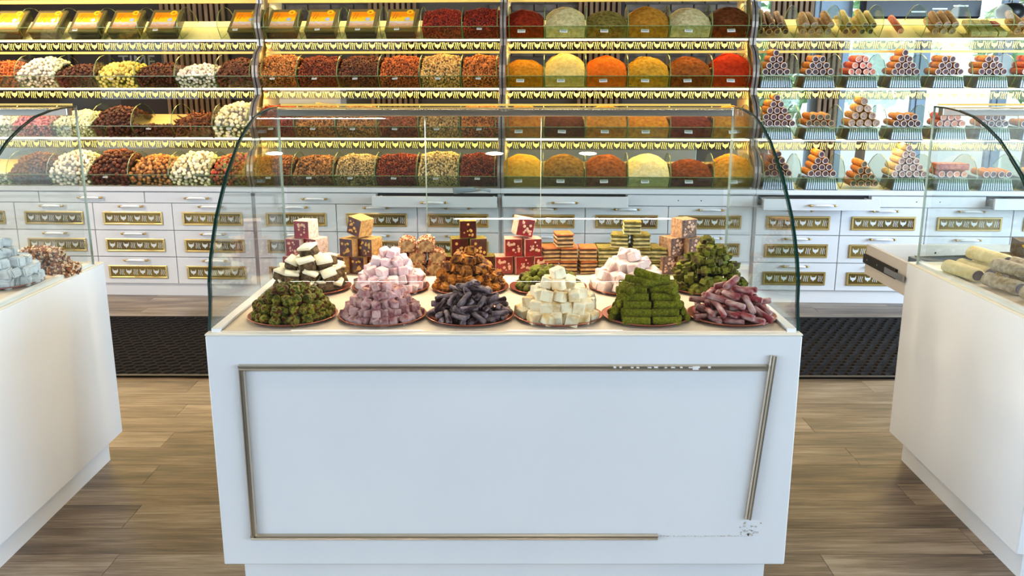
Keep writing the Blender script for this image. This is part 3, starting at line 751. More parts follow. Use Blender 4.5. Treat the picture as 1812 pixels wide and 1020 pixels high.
FL_d = rm('roll_filling_dark', (82, 50, 44), (50, 28, 26)); FL_p = rm('roll_filling_plum', (112, 70, 66), (66, 38, 38)); FL_r = rm('roll_filling_red', (206, 76, 50), (236, 170, 130)); FL_w = rm('roll_filling_pale', (190, 160, 140), (130, 92, 76)); FL_g = rm('roll_filling_olive', (110, 92, 50), (60, 44, 26))
RM = {'purple': roll_mesh('fruit_roll', SK_o, RG_w, FL_p, seed=1), 'dark': roll_mesh('fruit_roll', SK_o, RG_w, FL_d, seed=2), 'red': roll_mesh('fruit_roll', SK_r, RG_w, FL_r, seed=3),
      'choc': roll_mesh('fruit_roll', SK_b, RG_t, FL_d, seed=4), 'tan': roll_mesh('fruit_roll', SK_t, RG_t, FL_w, .029, .17, seed=5), 'olive': roll_mesh('fruit_roll', SK_o, RG_t, FL_g, seed=6), 'white': roll_mesh('fruit_roll', SK_w, RG_w, FL_w, seed=7), 'green': roll_mesh('fruit_roll', SK_g, RG_t, FL_g, seed=8)}
LAYN = ['bottom', 'second', 'third', 'fourth', 'topmost']
RD = {'purple': 'plum filled fruit roll', 'dark': 'dark filled fruit roll', 'red': 'red fruit roll with pale ring', 'choc': 'brown fruit roll with dark core', 'tan': 'plump tan nut roll',
      'olive': 'olive filled fruit roll', 'white': 'white dusted fruit roll', 'green': 'green tinted fruit roll'}
foil_b = MB(); nn = 26
for s_ in (0,):
    top = []; bot = []
    pts = []
    per = []
    hx0, hy0, hx1, hy1 = .105, .115, .118, .13
    def rect(hx, hy, z, amp):
        o_ = []
        m_ = 28
        for a, b_, c, d in ((-hx, -hy, hx, -hy), (hx, -hy, hx, hy), (hx, hy, -hx, hy), (-hx, hy, -hx, -hy)):
            for i in range(m_):
                q = i/m_; nx_, ny_ = (d-b_), -(c-a); l = math.hypot(nx_, ny_); nx_ /= l; ny_ /= l
                o_.append((a+(c-a)*q+nx_*amp*(i % 2), b_+(d-b_)*q+ny_*amp*(i % 2), z))
        return o_
    T_ = rect(hx0, hy0, .082, .0018); B_ = rect(hx1, hy1, .006, .0026); E_ = rect(hx1+.006, hy1+.006, .0, 0)
    n_ = len(T_)
    foil_b.add(T_+B_+E_, [(i, n_+i, n_+(i+1) % n_, (i+1) % n_) for i in range(n_)]+[(n_+i, 2*n_+i, 2*n_+(i+1) % n_, n_+(i+1) % n_) for i in range(n_)]+[tuple(range(n_))], M_foil)
foil_me = foil_b.mesh('foil_tray')
def pyramid(r, k, kind, base, rows, seed=0, foil=True):
    rd = .0265 if kind != 'tan' else .03
    rg = random.Random(seed+r*10+k)
    z0 = .09 if foil else .01
    if foil:
        f = link('foil_tray', foil_me, None, bin_loc(3, r, k, .085, .036), (R(11), 0, -AW))
        tag(f, 'upturned foil tray under the %s pile, %s shelf of the fruit roll shelving' % (ORD[k], RNAME[r]), 'tray', 'foil trays carrying the fruit rolls')
        f.rotation_euler = (Matrix.Rotation(-AW, 4, 'Z') @ Matrix.Rotation(R(4), 4, 'X')).to_euler(); f.location = bin_loc(3, r, k, .075, .004)
    z0 = .092 if foil else .02
    for j in range(rows):
        n = base-j
        for i in range(n):
            x = (i-(n-1)/2)*rd*2.02+rg.uniform(-.002, .002)
            p = WP(SECT[3][0]+(k+.5)*BP+x, ROWS[r][0]-.045+j*.012+rg.uniform(-.006, .006), ROWS[r][1]+z0+rd+j*rd*1.74)
            o = link('fruit_roll', RM[kind], None, p); o.rotation_euler = (Matrix.Rotation(-AW+R(rg.uniform(-3, 3)), 4, 'Z') @ Matrix.Rotation(R(3), 4, 'X') @ Matrix.Rotation(rg.uniform(0, 6), 4, 'Y')).to_euler()
            tag(o, '%s, %s row, %s from left, %s pile, %s shelf' % (RD[kind], LAYN[j], ORD[i], ORD[k], RNAME[r]), 'fruit roll', '%s fruit rolls, %s pile, %s shelf' % (kind, ORD[k], RNAME[r]))
PY = {2: [('dark', 4, 4), ('dark', 4, 3), ('red', 4, 3), ('purple', 4, 5), ('purple', 4, 3), ('purple', 4, 3), ('red', 4, 3)],
      3: [('purple', 5, 5), ('olive', 4, 2), ('tan', 4, 4), ('dark', 4, 2), ('red', 4, 2), ('dark', 4, 2), ('dark', 5, 1)],
      4: [('choc', 4, 4), ('purple', 4, 4), ('olive', 4, 5), ('white', 5, 5), ('red', 4, 1), ('purple', 4, 1), ('tan', 3, 1)]}
for r, l in PY.items():
    for k, (kd, b_, n) in enumerate(l): pyramid(r, k, kd, b_, min(b_, n), 5, not (r == 4 and k == 2))
# slab under the piles that need it, and candied slabs
SLB = {}
def lying(k, kind, n, ds, ln=1.25, skip=()):
    for i in range(n):
        if i in skip: continue
        x = (i-(n-1)/2)*.062
        p = WP(SECT[3][0]+(k+.5)*BP+x-.01, ROWS[1][0]-.03, ROWS[1][1]+.046)
        for lay in range(2):
            if lay == 1 and (i + k) % 4 == 3: continue
            pp = p + Vector((.02*lay, .0, .046*lay))
            o = link('lying_fruit_roll', RM[kind], None, pp); o.scale = (1, ln, 1)
            o.rotation_euler = (Matrix.Rotation(-AW+R(random.uniform(-5, 5)), 4, 'Z') @ Matrix.Rotation(R(25+random.uniform(-1, 3)), 4, 'X') @ Matrix.Rotation(random.uniform(0, 6), 4, 'Y')).to_euler()
            tag(o, '%s, %s layer, %s from left, top shelf' % (ds, ('lower', 'upper')[lay], ORD[i]), 'fruit roll', '%s on the top shelf' % ds)
lying(0, 'choc', 4, 'brown nut coated roll'); lying(1, 'tan', 4, 'orange tan nut roll'); lying(2, 'green', 4, 'yellow green pistachio roll')
lying(3, 'red', 1, 'single orange red roll'); lying(4, 'tan', 3, 'brown speckled roll'); lying(6, 'tan', 4, 'pale tan roll')
M_gch = rm('green_chunk', (150, 140, 60), (110, 112, 50)); 
chunk_me = MB().box(-.035, .035, -.06, .06, -.02, .02, M_gch, bev=.008).mesh('fruit_bar')
M_rch = rm('red_chunk', (176, 60, 44), (130, 44, 36)); chunk_r = MB().box(-.03, .03, -.04, .04, -.018, .018, M_rch, bev=.008).mesh('fruit_bar')
for i in range(8):
    o = link('fruit_bar', chunk_me if i != 7 else chunk_r, None, WP(SECT[3][0]+5.5*BP-.1+(i % 4)*.065, ROWS[1][0]+.0+(i//4)*.09, ROWS[1][1]+.046+(i//4)*.055))
    o.rotation_euler = (R(25), 0, -AW+R(random.uniform(-12, 12)))
    tag(o, 'green pistachio fruit bar on the top shelf, sixth bin' if i != 7 else 'red fruit bar lying on the green bars, top shelf', 'fruit bar', 'fruit bars on the top shelf' if i != 7 else None)
for i, (k, c, ds) in enumerate(((4, 'red', 'dark red nougat slab at the front of the lowest fruit shelf'),)):
    m_ = rm('red_slab', (150, 40, 40), (206, 120, 100))
    o = MB().box(-.11, .11, -.05, .1, 0, .045, m_, bev=.006).obj('nougat_slab', None, False, WP(SECT[3][0]+(k+.5)*BP, ROWS[4][0]-.0, ROWS[4][1]+.15)); o.rotation_euler = (0, 0, -AW); tag(o, ds, 'slab')
# clear scoop lying on the open drawer
t = empty('plastic_scoop', (-.33, 6.35, .84), R(20), 'clear plastic scoop lying on the open drawer under the nuts', 'scoop')
M_clear = mat('smoked_clear_plastic', (150, 156, 156), .15, spec=.6)
b = MB(); n = 10; P = []
for i in range(6):
    q = i/5
    for j in range(n): a = PI*j/(n-1); P.append((-.1+.16*q, math.cos(a)*(.045-.012*q), -math.sin(a)*(.04-.01*q)+.05))
b.add(P, [(i*n+j, i*n+j+1, (i+1)*n+j+1, (i+1)*n+j) for i in range(5) for j in range(n-1)], M_clear); b.obj('scoop_bowl', t, True)
MB().tube([(.06, 0, .03), (.12, 0, .035), (.18, 0, .02)], [.01, .008, .01], M_clear).obj('scoop_handle', t, True)

# ------------------------------------------------------------------ front counters
PR = [(2.53, .9), (2.555, .98), (2.561, 1.046), (2.59, 1.115), (2.627, 1.174), (2.67, 1.232), (2.724, 1.284), (2.79, 1.345), (2.868, 1.396), (2.95, 1.447), (3.049, 1.489), (3.15, 1.521), (3.263, 1.539), (3.36, 1.547), (3.47, 1.55)]
def counter(cx, fy, rz, lab, depth=1.04, trims=False, hood=True):
    T0 = empty('display_counter', (cx, fy, 0), rz, lab, 'counter')
    hw = .907
    MB().box(-hw+.05, hw-.05, .045, depth-.04, 0, .118, M_white).obj('plinth', T0)
    MB().box(-hw, hw, 0, depth, .118, .8885, M_white, bev=.003).obj('counter_body', T0)
    MB().box(-hw-.001, hw+.001, -.001, depth, .889, .896, M_edge, bev=.002).obj('counter_top', T0)
    MB().box(-hw+.045, hw-.045, .02, depth-.05, .896, .9, M_top).obj('display_base', T0)
    for s in (-1, 1):
        MB().box(*sorted((s*(hw-.014), s*(hw-.042))), .02, depth-.05, .896, .908, M_white).obj('base_rail', T0)
        b = MB(); b.box(*sorted((s*(hw-.043), s*(hw-.047))), .03, depth-.05, .9, .903, M_steel); b.obj('seal_strip', T0)
    PQ = [(p[0]-2.51, p[1]) for p in PR]; yb = PQ[-1][0]
    prof = PQ + [(yb, .9)]
    for s in (-1, 1):
        x0, x1 = sorted((s*(hw-.012), s*(hw-.003)))
        b = MB(); n = len(prof); vs = [(x0, p[0], p[1]) for p in prof]+[(x1, p[0], p[1]) for p in prof]
        b.add(vs, [tuple(range(n)), tuple(range(2*n-1, n-1, -1))], M_glass)
        b.add(vs, [(i, i+1, i+1+n, i+n) for i in range(n-2)], M_gedge)
        b.add(vs, [(n-2, n-1, 2*n-1, 2*n-2)], M_gedge3)
        # the dark bevelled rim of the pane
        for i in range(n-2):
            p, q = Vector(prof[i]), Vector(prof[i+1])
            d = (q-p).normalized(); nm = Vector((d.y, -d.x))
            if nm.x > 0: nm = -nm
            w_ = .009 if i < 8 else .006
            a0 = p-nm*w_; a1 = q-nm*w_
            for xx in (x0-.0004, x1+.0004):
                b.add([(xx, p.x, p.y), (xx, q.x, q.y), (xx, a1.x, a1.y), (xx, a0.x, a0.y)], [(0, 1, 2, 3)], M_gedge)
        for xx in (x0-.0005, x1+.0005):
            b.add([(xx, yb, .9), (xx, yb, 1.55), (xx, yb-.002, 1.55), (xx, yb-.002, .9)], [(0, 1, 2, 3)], M_gedge3)
        b.obj('side_pane', T0)
    # curved front and top pane
    b = MB(); P = []
    F1 = PQ
    for p in F1: P += [(-hw+.013, p[0]+.004, p[1]-.003), (hw-.013, p[0]+.004, p[1]-.003)]
    b.add(P, [(2*i, 2*i+1, 2*i+3, 2*i+2) for i in range(len(F1)-1)], M_glass); b.obj('curved_pane', T0, True)
    MB().box(-hw+.02, hw-.02, yb-.05, yb-.004, 1.512, 1.545, M_steel, bev=.003).obj('top_rail', T0)
    MB().box(-hw+.02, hw-.02, yb-.004, yb+.004, 1.551, 1.559, M_gold).obj('motif_reflection', T0)  # gold strip standing in for the motif reflection along the hood top
    b = MB(); b.box(-hw+.03, .14, yb-.02, yb-.015, .905, 1.52, M_glass); b.box(.139, .1408, yb-.021, yb-.014, .905, 1.52, M_gedge3); b.obj('sliding_pane', T0)
    b = MB(); b.box(-.32, hw-.03, yb-.005, yb, .905, 1.52, M_glass); b.box(-.3215, -.318, yb-.006, yb+.001, .905, 1.52, M_gedge3); b.obj('sliding_pane', T0)
    area('hood_led', (cx, fy+yb-.07, 1.515), (R(-12), 0, rz), 1.6, .02, (1.0, .80, .54), 17 if abs(cx) < 1 else 9)
    return T0
C0 = counter(-.025, 2.51, 0, 'white glass hooded counter in the middle, with champagne mouldings')
C1 = counter(-2.63, 2.55, R(1.2), 'white glass hooded counter cut by the left frame edge')
C2 = counter(2.575, 2.55, R(-1.2), 'white glass hooded counter cut by the right frame edge, drawer open behind')
# mouldings on the middle counter (local coordinates: x-(-.025), y relative to the front)
def moulding(xa, za, xb, zb, wd=.021, lab=None, name='moulding'):
    d = Vector((xb-xa, zb-za)); L_ = d.length; ang = math.atan2(d.y, d.x)
    prof = [(-wd/2, 0), (-wd/2, -.006), (-wd/2+.004, -.010), (-.002, -.008), (.002, -.013), (wd/2-.003, -.013), (wd/2, -.006), (wd/2, 0)]
    b = MB(); n = len(prof)
    vs = [(0, p[1], p[0]) for p in prof]+[(L_, p[1], p[0]) for p in prof]
    b.add(vs, [(i, (i+1) % n, (i+1) % n+n, i+n) for i in range(n)]+[tuple(range(n))[::-1], tuple(range(n, 2*n))], M_silver)
    o = b.obj(name, C0, False, (xa, -.0005, za)); o.rotation_euler = (0, -ang, 0)
    if lab: o['label'] = lab
    return o
moulding(-.81, .790, .80, .790, lab='long upper moulding with scuffed finish')
moulding(-.802, .782, -.802, .219, lab='left moulding')
moulding(-.812, .219, .492, .219, lab='broken lower moulding ending short of the corner')
moulding(.822, .829, .778, .283, lab='right moulding hanging askew')
gm = mat('dried_glue', (176, 166, 144), .8, c2=(206, 206, 200), scale=80)
rg = random.Random(3); b = MB()
for i in range(26):
    x = .50+.28*i/26; b.box(x, x+rg.uniform(.004, .011), -.0012, 0, .2195+rg.uniform(-.001, .001), .2215, gm)
for i in range(34):
    x = .74+rg.gauss(.045, .018); z = .22+abs(rg.gauss(0, .018)); s = rg.uniform(.002, .006); b.box(x, x+s, -.0014, 0, z, z+s, gm)
b.obj('glue_residue', C0)
b = MB()
for i in range(12):
    x = .33+i*.026+rg.uniform(-.006, .006); b.box(x, x+rg.uniform(.004, .014), -.0145, -.0135, .792, .795+rg.uniform(0, .003), M_porc)
b.box(.575, .593, -.0155, -.0135, .787, .797, M_porc)
b.obj('paint_chips', C0)

# open drawer behind the right counter
t = empty('pullout_drawer', (1.692, 3.595, 0), R(-1.2), 'open white drawer pulled out behind the right counter', 'drawer')
M_dr = mat('drawer_beige', (206, 196, 184), .5)
b = MB().box(0, .018, .0, .47, .745, .888, M_dr); b.obj('drawer_side', t)
MB().box(0.018, 1.7, .452, .47, .745, .888, M_cabinet).obj('drawer_front', t)
MB().box(0.018, 1.7, .0, .452, .745, .755, M_cabinet).obj('drawer_bottom', t)
sl = MB().box(-.013, -.001, .1, .47, .80, .842, M_dark); sl.box(-.02, -.013, .0, .2, .808, .834, M_steel)
for q in (.03, .1, .17, .3, .42): sl.lathe([(0, 0), (.005, 0)], M_steel, 8, Matrix.Translation((-.0205 if q < .2 else -.0135, q, .821)) @ Matrix.Rotation(R(-90), 4, 'Y'))
sl.obj('drawer_slide', t)
b = MB()
for xx in (.32, .55, 1.0): b.lathe([(0, 0), (.005, 0)], M_dark, 8, Matrix.Translation((xx, .4515, .85)) @ Matrix.Rotation(R(90), 4, 'X'))
b.obj('screw_hole', t)
t = empty('plastic_tray', (2.0, 3.84, .757), R(8), 'dark shallow plastic tray inside the open drawer', 'tray')
b = MB(); b.box(-.14, .14, -.09, .09, 0, .01, M_black)
for a in ((-.15, -.14, -.1, .1), (.14, .15, -.1, .1), (-.15, .15, -.1, -.09), (-.15, .15, .09, .1)): b.box(a[0], a[1], a[2], a[3], 0, .1, mat('smoke_plastic', (70, 84, 90), .2))
b.obj('tray_shell', t)
t = empty('tongs', (1.9, 3.74, .86), R(-30), 'steel tongs leaning on the tray in the open drawer', 'tongs')
MB().tube([(-.11, -.01, .02), (0, -.012, .012), (.11, -.002, 0)], .004, M_steel).obj('arm', t); MB().tube([(-.11, .012, .02), (0, .014, .012), (.11, .002, 0)], .004, M_steel).obj('arm', t)

# ------------------------------------------------------------------ sweets
def rcube(name, sx, sy, sz, mt, bev=.15, jit=.06, seed=0, seg=2):
    bm = bmesh.new(); bmesh.ops.create_cube(bm, size=1)
    bmesh.ops.bevel(bm, geom=bm.edges[:], offset=bev, segments=seg, affect='EDGES')
    rg = random.Random(seed); ph = [rg.random()*6 for _ in range(3)]
    for v in bm.verts:
        c = v.co; k = 1+jit*(math.sin(c.x*5+ph[0])+math.sin(c.y*6+ph[1])+math.sin(c.z*5+ph[2]))/2
        v.co = Vector((c.x*sx*k, c.y*sy*k, c.z*sz*k))
    me = bpy.data.meshes.new(name); bm.to_mesh(me); bm.free(); me.materials.append(mt)
    me.polygons.foreach_set('use_smooth', [seg > 2]*len(me.polygons)); return me
def lumpy(name, r, mt, amp=.22, f=4., seed=0, sq=1.):
    V, F = ICO3; V = V.copy(); rg = np.random.default_rng(seed)
    d = np.zeros(len(V))
    C = rg.normal(size=(16, 3)); C /= np.linalg.norm(C, axis=1)[:, None]
    dd = V @ C.T; d = np.clip((dd.max(1)-.80)/.2, 0, 1)**.6
    V = V*(r*(1-amp*.5+amp*d))[:, None]; V[:, 2] *= sq
    me = setmesh(name, V, F, mt); return me
def stick(name, ln, r, mt, n=8, seed=0, endmt=None, sq=1., endr=.9):
    rg = random.Random(seed); b = MB()
    ph = rg.random()*6
    xs = [-.5, -.46, -.2, .1, .35, .46, .5]; rr = [endr*.78, 1, 1.04, .97, 1.03, 1, endr*.78]
    P = []
    for x, q in zip(xs, rr):
        for j in range(n):
            a = 2*PI*j/n; P.append((x*ln, math.cos(a)*r*q*(1+.06*math.sin(2*a+ph)), math.sin(a)*r*q*sq+.02*r*math.sin(x*9+ph)))
    F = [(i*n+j, i*n+(j+1) % n, (i+1)*n+(j+1) % n, (i+1)*n+j) for i in range(len(xs)-1) for j in range(n)]
    b.add(P, F, mt); b.add(P, [tuple(range(n))[::-1], tuple(range(6*n, 7*n))], endmt or mt)
    me = b.mesh(name, True); return me

plate_me = MB().lathe([(0, .004), (.118, .004), (.136, .012), (.142, .0135), (.1425, .0115), (.120, .0), (0, 0)], M_copper, 48).mesh('plate', True)
Z0 = .9
def plate(x, y, lab):
    o = link('plate', plate_me, None, (x, y, Z0)); tag(o, lab, 'plate', 'copper plates in the middle counter' if x > -1.4 else None); return o
RES = .0025
def pile(cx, cy, meshes, dims, R0, H0, label, name, cat, group, seed, maxn=200, shape='cube', power=1.3, tilt=20, keep=1.9, aim=None, labels=None, chaos=1.3):
    """drop pieces one by one onto the growing heap; each rests on what lies under it"""
    rg = np.random.default_rng(seed); G = int(2*(R0+.02)/RES); half = G*RES/2
    H = np.full((G, G), .006); gx = (np.arange(G)+.5)*RES-half
    X, Y = np.meshgrid(gx, gx, indexing='ij')
    L_, W_, T_ = dims
    placed = []
    fails = 0
    while len(placed) < maxn and fails < 6:
        best = None
        for c in range(26):
            r = R0*math.sqrt(rg.random())*.97; a = rg.random()*2*PI; x, y = r*math.cos(a), r*math.sin(a)
            yaw = rg.random()*PI if aim is None else aim(x, y, rg)
            ca, sa = math.cos(yaw), math.sin(yaw)
            ex, ey = abs(ca)*L_/2+abs(sa)*W_/2, abs(sa)*L_/2+abs(ca)*W_/2
            rr = math.hypot(x, y)+(.25 if shape != 'stick' else .32)*L_
            if rr > R0: continue
            i0, i1 = max(0, int((x-ex+half)/RES)), min(G, int((x+ex+half)/RES)+1); j0, j1 = max(0, int((y-ey+half)/RES)), min(G, int((y+ey+half)/RES)+1)
            dx = X[i0:i1, j0:j1]-x; dy = Y[i0:i1, j0:j1]-y
            lx = dx*ca+dy*sa; ly = -dx*sa+dy*ca
            m = (np.abs(lx) < L_*.44) & (np.abs(ly) < W_*.42)
            if not m.any(): continue
            h = H[i0:i1, j0:j1]
            pitch = 0.
            if shape == 'stick':
                me_ = m & (lx > L_*.18); mf = m & (lx < -L_*.18)
                if not me_.any() or not mf.any(): continue
                z1, z2 = h[me_].max(), h[mf].max(); sl_ = (z1-z2)/(L_*.66); sl_ = max(-.75, min(.75, sl_))
                base = (h[m]-lx[m]*sl_).max(); pitch = math.atan(sl_); zc = base+T_/2
            else:
                q = np.sort(h[m]); base = q[int(len(q)*.8)]; zc = base+T_/2*.92; sl_ = 0
            lim = H0*max(0., 1-(math.hypot(x, y)/R0)**power)+T_*.6
            if zc > lim and math.hypot(x, y) > R0*.0: 
                if zc > lim+T_*.12: continue
            sc = zc+rg.random()*T_*chaos
            if best is None or sc < bs: bs = sc; best = (zc, x, y, yaw, pitch, i0, i1, j0, j1, m, lx, sl_)
        if best is None: fails += 1; continue
        fails = 0
        zc, x, y, yaw, pitch, i0, i1, j0, j1, m, lx, sl_ = best
        sub = H[i0:i1, j0:j1]; sub[m] = np.maximum(sub[m], (zc+T_*.46+lx*sl_)[m])
        placed.append((x, y, zc, yaw, pitch))
    # leave out what the heap hides completely
    out = []
    for (x, y, zc, yaw, pitch) in placed:
        i, j = int((x+half)/RES), int((y+half)/RES)
        top = H[max(0, i-3):i+4, max(0, j-3):j+4].min()
        front = min(H[i, max(0, int((y-d+half)/RES))] for d in (.02, .04, .06)) if y > -R0 else 0
        if top-zc > keep*T_ and (front-zc > 0 or math.hypot(x, y) < R0*.55): continue
        out.append((x, y, zc, yaw, pitch))
    for n_, (x, y, zc, yaw, pitch) in enumerate(out):
        mi = int(rg.integers(len(meshes)))
        o = link(name, meshes[mi], None, (cx+x, cy+y, Z0+zc))
        if shape == 'stick': M_ = Matrix.Rotation(yaw, 4, 'Z') @ Matrix.Rotation(-pitch, 4, 'Y') @ Matrix.Rotation(rg.random()*6 if tilt else 0, 4, 'X')
        elif shape == 'ball': M_ = Euler(rg.random(3)*6).to_matrix().to_4x4()
        else: M_ = Matrix.Rotation(yaw, 4, 'Z') @ Euler((R(rg.uniform(-tilt, tilt)), R(rg.uniform(-tilt, tilt)), 0)).to_matrix().to_4x4()
        o.rotation_euler = M_.to_euler(); s = rg.uniform(.9, 1.1); o.scale = (s, s, s)
        lb = labels[mi] if labels else label
        tag(o, lb, cat, group if not labels else group+' ('+str(mi)+')' if mi else group)
    return H, len(out)
FY, MY = 2.69, 3.09
FX = [-.7075, -.4186, -.135, .150, .432, .708]
MX = [-.7357, -.446, -.154, .133, .425, .721]
m_pist = mat('pistachio_crust', (72, 74, 14), .6, spec=.18, c2=(88, 38, 14), c3=(146, 138, 40), scale=55, bump=.8, bscale=120, objrand=.3, ramp=(.42, .58))
m_rose = mat('rose_delight_dusted', (206, 164, 160), .75, spec=.18, c2=(140, 70, 74), scale=38, bump=.5, bscale=110, objrand=.22, ramp=(.42, .7))
m_plum = mat('plum_stick_dusted', (46, 24, 30), .5, spec=.18, c2=(164, 142, 146), scale=50, bump=.6, bscale=120, objrand=.3, ramp=(.42, .66), stretch=(.5, 1, 1))
m_ivory = mat('ivory_delight', (248, 234, 202), .7, spec=.18, c2=(222, 178, 104), scale=22, bump=.35, bscale=80, objrand=.12, ramp=(.48, .7))
m_green = mat('green_pistachio_powder', (140, 136, 24), .9, spec=.18, c2=(92, 94, 12), scale=140, bump=.9, bscale=260, objrand=.18)
m_burg = mat('burgundy_stick_dusted', (140, 52, 58), .6, spec=.18, c2=(214, 186, 180), scale=42, bump=.5, bscale=110, objrand=.22, ramp=(.40, .72), stretch=(.5, 1, 1))
m_pink = mat('pink_delight', (238, 218, 220), .75, spec=.18, c2=(228, 164, 170), scale=24, bump=.4, bscale=90, objrand=.14, ramp=(.42, .72))
m_blush = mat('blush_delight', (242, 220, 212), .75, spec=.18, c2=(226, 150, 142), scale=20, bump=.4, bscale=90, objrand=.12, ramp=(.5, .8))
m_fig = mat('fig_caramel', (198, 126, 42), .6, spec=.18, c2=(84, 46, 26), scale=40, bump=.7, bscale=100, objrand=.25, ramp=(.4, .62))
m_gch2 = mat('green_nut_chunk', (116, 118, 32), .7, spec=.18, c2=(70, 52, 26), scale=30, bump=.8, bscale=110, objrand=.25, ramp=(.45, .66))
m_nutdark = mat('walnut_filling', (122, 98, 66), .8, spec=.18, c2=(64, 50, 36), scale=70, bump=.8, bscale=130, objrand=.2)
m_icing = mat('white_icing', (240, 232, 208), .6, spec=.18, c2=(226, 212, 176), scale=14, bump=.25, bscale=60)
tot = {}
for x, lb in zip(FX, ('under the green pistachio clusters', 'under the dusty rose cubes', 'under the dark plum sticks', 'under the ivory cubes', 'under the green powdered logs', 'under the burgundy sticks')):
    plate(x, FY, 'round copper plate %s, front row' % lb)
for x, lb in zip(MX, ('under the white iced squares', 'under the pale pink cubes', 'under the caramel fig cubes', 'under the green nuts behind the ivory cubes', 'under the blush pink cubes', 'under the green nut chunks')):
    plate(x, MY, 'round copper plate %s, middle row' % lb)
pile(FX[0], FY, [lumpy('pistachio_cluster', .0165, m_pist, .34, seed=i) for i in range(4)], (.031, .031, .029), .132, .105, 'small green and brown pistachio cluster on the front left plate', 'pistachio_cluster', 'sweet', 'pistachio clusters', 1, 230, 'ball', 1.5)
pile(FX[1], FY, [rcube('rose_delight_cube', .026, .026, .024, m_rose, .11, .12, i, 1) for i in range(4)], (.026, .026, .024), .128, .105, 'small dusty rose cube on the second front plate', 'rose_delight_cube', 'sweet', 'dusty rose cubes', 2, 260, 'cube', 1.4, 28)
pile(FX[2], FY, [stick('plum_stick', .058, .0092, m_plum, 8, i) for i in range(4)], (.058, .019, .0175), .136, .105, 'dark plum stick dusted with white on the third front plate', 'plum_stick', 'sweet', 'dark plum sticks', 3, 220, 'stick', 1.6, chaos=.5)
pile(FX[3], FY, [rcube('ivory_delight_cube', .037, .037, .034, m_ivory, .08, .05, i, 1) for i in range(4)], (.037, .037, .034), .128, .128, 'large ivory cube of delight on the fourth front plate', 'ivory_delight_cube', 'sweet', 'ivory cubes', 4, 110, 'cube', 1.15, 16)
# green logs: laid tangentially in log-cabin fashion
lg = [stick('green_pistachio_log', .092, .0125, m_green, 10, i, endr=1.1) for i in range(3)]
rg = random.Random(9)
def log_at(x, y, z, a, ln, tx=0):
    o = link('green_pistachio_log', lg[rg.randrange(3)], None, (FX[4]+x, FY+y, Z0+z))
    o.rotation_euler = (0, R(tx), R(a)); o.scale = (ln, rg.uniform(.95, 1.08), rg.uniform(.95, 1.08))
    tag(o, 'green powdered pistachio log on the fifth front plate', 'sweet', 'green powdered logs')
for l in range(5):
    z = .018+l*.0215; f = .112-l*.016
    yr = -f
    while yr < f*.75:
        xm = math.sqrt(max(0, (.134-l*.016)**2-yr*yr)); 
        log_at(-.045+rg.uniform(-.006, .006), yr, z, rg.uniform(-9, 5), .92); log_at(.05+rg.uniform(-.006, .006), yr+.004, z, rg.uniform(-5, 7), .95)
        yr += .0265
    for k in range(3):
        log_at(-.098+l*.012, -.045+k*.036, z, 58+rg.uniform(-12, 12), .8); log_at(.102-l*.012, -.045+k*.036, z, -62+rg.uniform(-12, 12), .8)
log_at(-.03, -.03, .13, -16, .95, 8); log_at(.02, -.045, .128, 20, .9, -6); log_at(.035, -.005, .13, -4, .8); log_at(-.005, -.03, .148, -24, .9, 12)
pile(FX[5], FY, [stick('burgundy_stick', .07, .0100, m_burg, 6, i) for i in range(4)], (.07, .0205, .019), .137, .105, 'burgundy stick dusted with white on the front right plate', 'burgundy_stick', 'sweet', 'burgundy sticks', 6, 180, 'stick', 1.5, chaos=.5)
# middle row
def iced(seed):
    b = MB(); rg = random.Random(seed)
    b.box(-.027, .027, -.027, .027, -.022, .012, m_nutdark, bev=.006)
    b.box(-.028, .029, -.029, .028, .009, .020, m_icing, bev=.004); return b.mesh('iced_square', True)
pile(MX[0], MY, [iced(i) for i in range(3)], (.054, .054, .042), .132, .118, 'brown nut square topped with white icing, middle row left plate', 'iced_square', 'sweet', 'white iced squares', 11, 60, 'cube', 1.5, 26)
pile(MX[1], MY, [rcube('pink_delight_cube', .033, .033, .031, m_pink, .11, .1, i, 1) for i in range(4)], (.033, .033, .031), .13, .135, 'pale pink cube in the heap behind the dusty rose cubes', 'pink_delight_cube', 'sweet', 'pale pink cubes', 12, 150, 'cube', 1.1, 25)
pile(MX[2], MY, [rcube('fig_caramel_cube', .037, .037, .033, m_fig, .2, .2, i, 2) for i in range(4)], (.037, .037, .033), .13, .128, 'caramel and brown fig cube in the heap behind the plum sticks', 'fig_caramel_cube', 'sweet', 'caramel fig cubes', 13, 120, 'cube', 1.15, 25)
pile(MX[3], MY, [lumpy('green_nut_cluster', .015, m_gch2, .3, seed=i+20) for i in range(3)], (.029, .029, .027), .12, .075, 'small green nut cluster behind the ivory cubes', 'green_nut_cluster', 'sweet', 'green nut clusters', 14, 120, 'ball', 1.4)
pile(MX[4], MY, [rcube('blush_delight_cube', .041, .041, .037, m_blush, .1, .06, i, 1) for i in range(4)], (.041, .041, .037), .13, .13, 'large blush pink cube behind the green logs', 'blush_delight_cube', 'sweet', 'blush pink cubes', 15, 100, 'cube', 1.1, 26)
pile(MX[5], MY, [rcube('green_nut_chunk', .05, .042, .034, m_gch2, .26, .2, i) for i in range(4)], (.048, .042, .034), .135, .185, 'green and brown nut chunk in the heap behind the burgundy sticks', 'green_nut_chunk', 'sweet', 'green nut chunks', 16, 110, 'cube', .95, 24)

